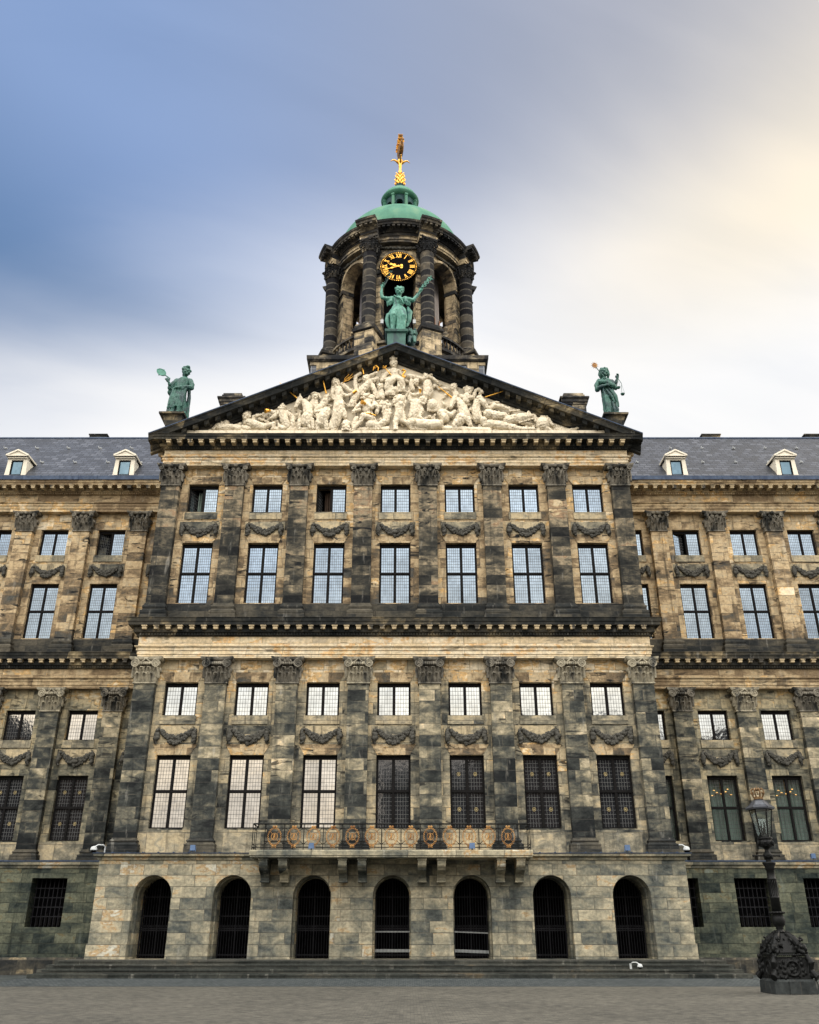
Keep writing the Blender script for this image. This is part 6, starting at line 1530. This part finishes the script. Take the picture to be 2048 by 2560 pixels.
sculpt(q, 'ornate_pedestal', .022, M['iron'], LP, None, 0)
q = MB(); q.frustum(0, 0, 1.30, 2.02, .62, .60, .20, .2)
for k in range(4):
    A = k * PI / 2 + PI / 4; d0 = Vector((math.sin(A), -math.cos(A), 0)); sd = Vector((math.cos(A), math.sin(A), 0))
    limb(q, [d0 * .28 + Vector((0, 0, 1.95)), d0 * .55 + Vector((0, 0, 1.75)), d0 * .82 + Vector((0, 0, 1.5)), d0 * .94 + Vector((0, 0, 1.40))], [.10, .17, .16, .11])
    q.ball(d0 * .95 + Vector((0, 0, 1.50)), .13, 9, 7); q.ball(d0 * 1.04 + Vector((0, 0, 1.44)), .075, 8, 6)
    for i in range(26): q.ball(d0 * lr.uniform(.35, .95) + sd * lr.uniform(-.22, .22) + Vector((0, 0, lr.uniform(1.38, 1.85))), lr.uniform(.035, .07), 6, 5)
    for s in (-1, 1): limb(q, [d0 * .8 + sd * s * .14 + Vector((0, 0, 1.4)), d0 * 1.0 + sd * s * .16 + Vector((0, 0, 1.33))], [.08, .06])
for i in range(60): A = lr.uniform(0, 2 * PI); z = lr.uniform(1.4, 2.05); rr7 = .62 - .55 * (z - 1.35); q.ball((rr7 * math.cos(A), rr7 * math.sin(A), z), lr.uniform(.035, .08), 6, 5)
sculpt(q, 'lion_group', .022, M['iron'], LP, None, 0)
q = MB(); q.lathe([(.24, 2.0), (.16, 2.06), (.12, 2.14), (.16, 2.18), (.14, 2.22), (.23, 2.34), (.265, 2.52), (.25, 2.72), (.20, 2.86), (.27, 2.90), (.29, 2.95), (.22, 2.99), (.20, 3.02)], (0, 0), 24)
for i in range(14): A = 2 * PI * i / 14; q.ball((.28 * math.sin(A), -.28 * math.cos(A), 2.95), .05, 7, 5)
q.build('vase', M['iron'], LP, smooth=True)
q = MB(); q.lathe([(.195, 3.0), (.185, 3.35), (.20, 3.36), (.20, 3.40), (.182, 3.41), (.168, 3.85), (.185, 3.86), (.185, 3.9), (.165, 3.91), (.158, 4.12), (.2, 4.14), (.19, 4.2), (.26, 4.30), (.27, 4.34), (.12, 4.36)], (0, 0), 24)
for i in range(12):
    A = 2 * PI * i / 12; q.tube([(.182 * math.sin(A + t * 1.4), -.182 * math.cos(A + t * 1.4), 3.42 + .42 * t) for t in [j / 6 for j in range(7)]], .014, 5)
q.build('post', M['iron'], LP, smooth=True)
q = MB(); q.lathe([(.10, 4.3), (.11, 4.42), (.18, 4.5), (.19, 4.58), (.10, 4.68), (.085, 4.74)], (0, 0), 18); q.tube([(-.62, 0, 4.55), (.50, 0, 4.55)], .022, 7); q.ball((-.62, 0, 4.55), .04, 7, 5); q.ball((.50, 0, 4.55), .04, 7, 5)
for i in range(14): A = lr.uniform(0, 2 * PI); q.ball((.17 * math.sin(A), -.17 * math.cos(A), lr.uniform(4.44, 4.64)), .04, 6, 5)
q.build('ladder_bar', M['iron'], LP)
for ch in LP.children:                     # heights measured off the photograph
    zs = [(0, 0), (.47, .40), (2.02, 1.70), (3.02, 2.28), (4.36, 3.74), (4.74, 4.10)]
    for v in ch.data.vertices:
        if v.co.z < 2.0: v.co.x *= .90; v.co.y *= .90
        for (a0, b0), (a1, b1) in zip(zs, zs[1:]):
            if v.co.z <= a1 or a1 == 4.74: v.co.z = b0 + (v.co.z - a0) * (b1 - b0) / (a1 - a0); break
LZ0 = 4.10
q = MB(); q.lathe([(.085, LZ0), (.14, LZ0 + .06), (.26, LZ0 + .10), (.30, LZ0 + .22), (.26, LZ0 + .30), (.31, LZ0 + .33), (.30, LZ0 + .38)], (0, 0), 20)
for i in range(8): A = 2 * PI * i / 8; q.ball((.30 * math.sin(A), -.30 * math.cos(A), LZ0 + .2), (.07, .07, .09), 7, 5)
CUP = q.build('cup', M['iron'], LP)
q = MB(); ZG0, ZG1 = LZ0 + .38, LZ0 + 1.24; r0_, r1_ = .27, .46; hexp = lambda r, z, k: (r * math.sin(PI / 3 * k + R(12)), -r * math.cos(PI / 3 * k + R(12)), z)
for k in range(6):
    q.tube([hexp(r0_, ZG0, k), hexp(r1_, ZG1, k)], .022, 6); q.tube([hexp(r0_, ZG0, k), hexp(r0_, ZG0, k + 1)], .02, 5); q.tube([hexp(r1_, ZG1, k), hexp(r1_, ZG1, k + 1)], .026, 5)
LTN = q.build('lantern_frame', M['iron'], LP)
q = MB()
for k in range(6): q.quad(hexp(r0_ * .98, ZG0, k), hexp(r0_ * .98, ZG0, k + 1), hexp(r1_ * .98, ZG1, k + 1), hexp(r1_ * .98, ZG1, k))
q.build('lantern_glass', M['lampglass'], LTN)
q = MB(); q.tube([(0, 0, ZG0), (0, 0, ZG0 + .3)], .03, 7); [q.tube([(dx_, 0, ZG0 + .05), (dx_, 0, ZG0 + .48)], .022, 7) for dx_ in (-.07, .07)]; q.lathe([(.02, ZG0), (.24, ZG0 + .01), (.22, ZG0 + .08)], (0, 0), 12); q.build('burner', M['iron'], LTN)
q = MB(); V = []
for r, z in ((.58, ZG1), (.60, ZG1 + .05), (.42, ZG1 + .14), (.27, ZG1 + .27), (.20, ZG1 + .31)): V += [hexp(r, z, k) for k in range(6)]
q.add(V, [(a * 6 + i, a * 6 + (i + 1) % 6, (a + 1) * 6 + (i + 1) % 6, (a + 1) * 6 + i) for a in range(4) for i in range(6)] + [tuple(range(6))[::-1], tuple(24 + i for i in range(6))])
for k in range(6): q.tube([hexp(.60, ZG1 + .05, k), hexp(.42, ZG1 + .14, k), hexp(.27, ZG1 + .27, k)], .018, 5)
q.build('lantern_roof', simple('grey_zinc', (.06, .065, .075), .35, .4, .3, 6), LTN)
q = MB(); zc0 = ZG1 + .31; q.lathe([(.17, zc0), (.20, zc0 + .02), (.20, zc0 + .08), (.17, zc0 + .10)], (0, 0), 18)
for i in range(8):
    A = 2 * PI * i / 8; q.tube([(r * math.sin(A), -r * math.cos(A), zc0 + z) for r, z in ((.18, .08), (.27, .2), (.28, .30), (.20, .36), (.06, .30))], [.03, .032, .03, .026, .02], 6); q.ball((.27 * math.sin(A + .39), -.27 * math.cos(A + .39), zc0 + .22), .035, 6, 5)
q.ball((0, 0, zc0 + .34), .05, 8, 6); q.tube([(0, 0, zc0 + .36), (0, 0, zc0 + .45)], .014, 5); q.build('crown', simple('dull_gilded_crown', (.16, .10, .05), .5, .4, .4, 12), LTN)

# ------------------------------------------------------------------ cameras, floodlights, curtains
def cctv(p, sgn, lb, s=1.0):
    t = thing('security_camera', lb, 'security camera', p, 'white gooseneck dome cameras'); q = MB()
    q.tube([(0, 0, 0), (0, -.02, .30 * s), (sgn * .10 * s, -.1, .40 * s), (sgn * .32 * s, -.2, .40 * s), (sgn * .46 * s, -.25, .30 * s)], .035 * s, 8); q.box(-.06 * s, .06 * s, -.02, .06, .0, .32 * s); q.build('arm', M['whitep'], t)
    q = MB(); q.lathe([(.04 * s, .33 * s), (.14 * s, .28 * s), (.17 * s, .18 * s), (.165 * s, .13 * s)], (sgn * .5 * s, -.26), 16); q.build('hood', M['whitep'], t)
    q = MB(); q.lathe([(.15 * s, .13 * s), (.12 * s, .05 * s), (.05 * s, .01 * s)], (sgn * .5 * s, -.26), 14); q.build('dome', M['black'], t)
    return t


a = at(258, 2132, -.4); cctv((-11.95, -.2, 4.66), -1, 'white dome camera on a bent arm at the left end of the ledge', .8)
cctv((11.75, -.2, 4.66), 1, 'white dome camera on a bent arm at the right end of the ledge', .8)
cctv((at(1578, 2422, -3.0).x, -3.0, .482), 1, 'small stray duplicate of the white dome camera, a stitching artefact on the steps at the right', .55)  # stitching ghost of a ledge camera built as an object; no camera stands here
FL = []
for px, Y, lb in ((482, -.98, 'left stretch of ledge before the balcony'), (778, -2.2, 'left half of the balcony edge'), (1181, -2.2, 'right half of the balcony edge'), (1569, -.98, 'right stretch of ledge past the balcony'), (2030, WY - .75, 'wing ledge beside the street lamp')):
    a = at(px, 2126, Y); z = {-.98: 4.67, -2.2: 4.645}.get(Y, 4.79)
    q = MB(); q.box(-.09, .09, -.06, .10, .05, .24); q.box(-.10, .10, -.075, -.055, .04, .25); q.box(-.03, .03, .0, .06, -.0, .08); q.box(-.115, -.095, -.02, .04, 0, .16); q.box(.095, .115, -.02, .04, 0, .16)
    o = put('floodlight', q.mesh('floodlight', M['blue']), None, (a.x, Y + (.0 if Y > -2 else .04), z)); tag(o, 'small blue-grey box floodlight on the ' + lb, 'floodlight', 'floodlights along the ledges')


def drape(w, h, m, seed, folds=7):
    rr = random.Random(seed); n = 60; V = []; ph = [rr.uniform(0, 6) for _ in range(3)]
    for j in range(9):
        z = h * j / 8
        for i in range(n): u = i / (n - 1); V.append((-w / 2 + w * u, .06 * math.sin(folds * 2 * PI * u + ph[0] + .4 * j / 8) + .025 * math.sin(folds * 4.6 * PI * u + ph[1]), z))
    mb = MB(); F = [(j * n + i, j * n + i + 1, (j + 1) * n + i + 1, (j + 1) * n + i) for j in range(8) for i in range(n - 1)]; L = len(V); mb.add(V + [(v[0], v[1] + .02, v[2]) for v in V], F + [tuple(L + k for k in f[::-1]) for f in F])
    return mb.mesh('curtain', m, True)


for i, (wx, nm) in enumerate(((12.9, 'beside the corner of the centre block, half hidden'), (16.10, 'behind the tall window left of the street lamp'), (19.30, 'behind the tall window right of the street lamp'), (22.5, 'behind the tall window nearest the right edge'))):
    rm = MB(); y0 = WY + .4
    for A_, B_ in (((wx - .85, wx - .83), (y0, y0 + 2)), ((wx + .83, wx + .85), (y0, y0 + 2))): rm.box(A_[0], A_[1], B_[0], B_[1], 5.6, 8.8)
    rm.box(wx - .83, wx + .83, y0 + 1.98, y0 + 2, 5.6, 8.8); rm.box(wx - .83, wx + .83, y0, y0 + 1.98, 5.58, 5.6); rm.box(wx - .83, wx + .83, y0, y0 + 1.98, 8.8, 8.82); part(rm, 'room', M['plaster'])
    tag(put('curtain', drape(1.56, 3.1, M['curtain'], i), None, (wx, WY + .62, 5.64)), 'long pleated grey-green curtain ' + nm, 'curtain', 'curtains in the right wing windows')
em, et, eb = mat('warm_bulb'); eb.inputs['Base Color'].default_value = (1, .6, .2, 1); eb.inputs['Emission Color'].default_value = (1.0, .50, .14, 1); eb.inputs['Emission Strength'].default_value = 2.2
for wx, nm in ((16.10, 'left of the street lamp'), (19.30, 'right of the street lamp')):
    t = thing('chandelier', 'glowing curved chandelier arms high behind the window ' + nm, 'chandelier', (wx, WY + .50, 7.9))
    q = MB(); q.tube([(-.45, 0, -.12), (-.2, 0, .02), (0, 0, -.04), (.25, 0, .06), (.5, 0, -.08)], .02, 6); q.tube([(0, 0, .0), (0, 0, .9)], .02, 6); q.build('arms', M['gold_d'], t)
    q = MB(); [q.ball((x_, -.01, z_), (.05, .03, .022), 7, 5) for x_, z_ in ((-.45, -.08), (-.2, .06), (.02, .0), (.25, .1), (.5, -.04), (.36, .22), (-.33, .16))]; q.build('bulbs', em, t)
for k, sgn in ((-3, 1), (-1, -1)):
    tag(put('curtain', drape(.34, 1.4, M['curtain_d'] if k == -1 else M['curtain'], 20 + k, 3), None, (B * k - .18, .62, 20.54)), ('pale' if k == -3 else 'dark brown') + ' gathered curtain inside the open upper window, %s from the left' % ('first' if k == -3 else 'third'), 'curtain')

# ------------------------------------------------------------------ the houses across the square, mirrored in the windows
def house(x0, x1, y, h, m, lb, storeys, nwin, gable):
    t = thing('town_house', lb, 'building', ((x0 + x1) / 2, y, 0), 'town houses across the square'); w = x1 - x0; q = MB(); q.box(-w / 2, w / 2, -10, 0, 0, h); q.build('wall', m, t)
    q = MB(); q.add([(-w / 2, 0, h), (w / 2, 0, h), (w / 2, -10, h), (-w / 2, -10, h), (-w / 2 if not gable else 0, -5 if not gable else 0, h + gable + 3), (w / 2 if not gable else 0, -5 if not gable else -10, h + gable + 3)], [(0, 1, 5, 4), (1, 2, 5), (2, 3, 4, 5), (3, 0, 4)] if not gable else [(0, 1, 4), (1, 2, 5, 4), (2, 3, 5), (3, 0, 4, 5)]); q.build('roof', M['slate'], t)
    for i in range(nwin):
        for j in range(storeys):
            cx = -w / 2 + w * (i + .5) / nwin; cz = h * (j + .55) / storeys; q = MB(); q.box(cx - .6, cx + .6, -.05, .04, cz - 1.0, cz + 1.0); wo = q.build('window', M['white'], t); q = MB(); q.box(cx - .5, cx + .5, .03, .06, cz - .9, cz + .9); q.build('pane', M['pane_dk'], wo)


brick = lambda n, c: simple(n, c, .85, var=.35, scale=1.5)
bk1, bk2, bk3, bk4 = brick('red_brick', (.13, .075, .055)), brick('brown_brick', (.075, .058, .048)), brick('grey_render', (.16, .15, .14)), brick('dark_brick', (.05, .035, .032))
house(-4, 10, -100, 23, bk3, 'grey rendered town house across the square with a plain slate roof', 5, 5, 0)
house(10.2, 24, -100, 27, bk1, 'red brick town house across the square with a tall gable', 6, 5, 4)
house(24.2, 44, -100, 31, bk4, 'very dark brick block across the square, widest on its side', 6, 7, 0)
house(44.2, 66, -100, 27, bk2, 'brown brick town house at the far end across the square', 6, 7, 4)
house(-60, -44, -100, 27, bk1, 'red brick block across the square behind the viewer', 6, 6, 0)
house(-78, -60.2, -100, 31, bk4, 'dark brick gabled block across the square behind the viewer', 6, 7, 3)
house(-98, -78.2, -100, 27, bk2, 'brown brick block far across the square', 6, 7, 0)
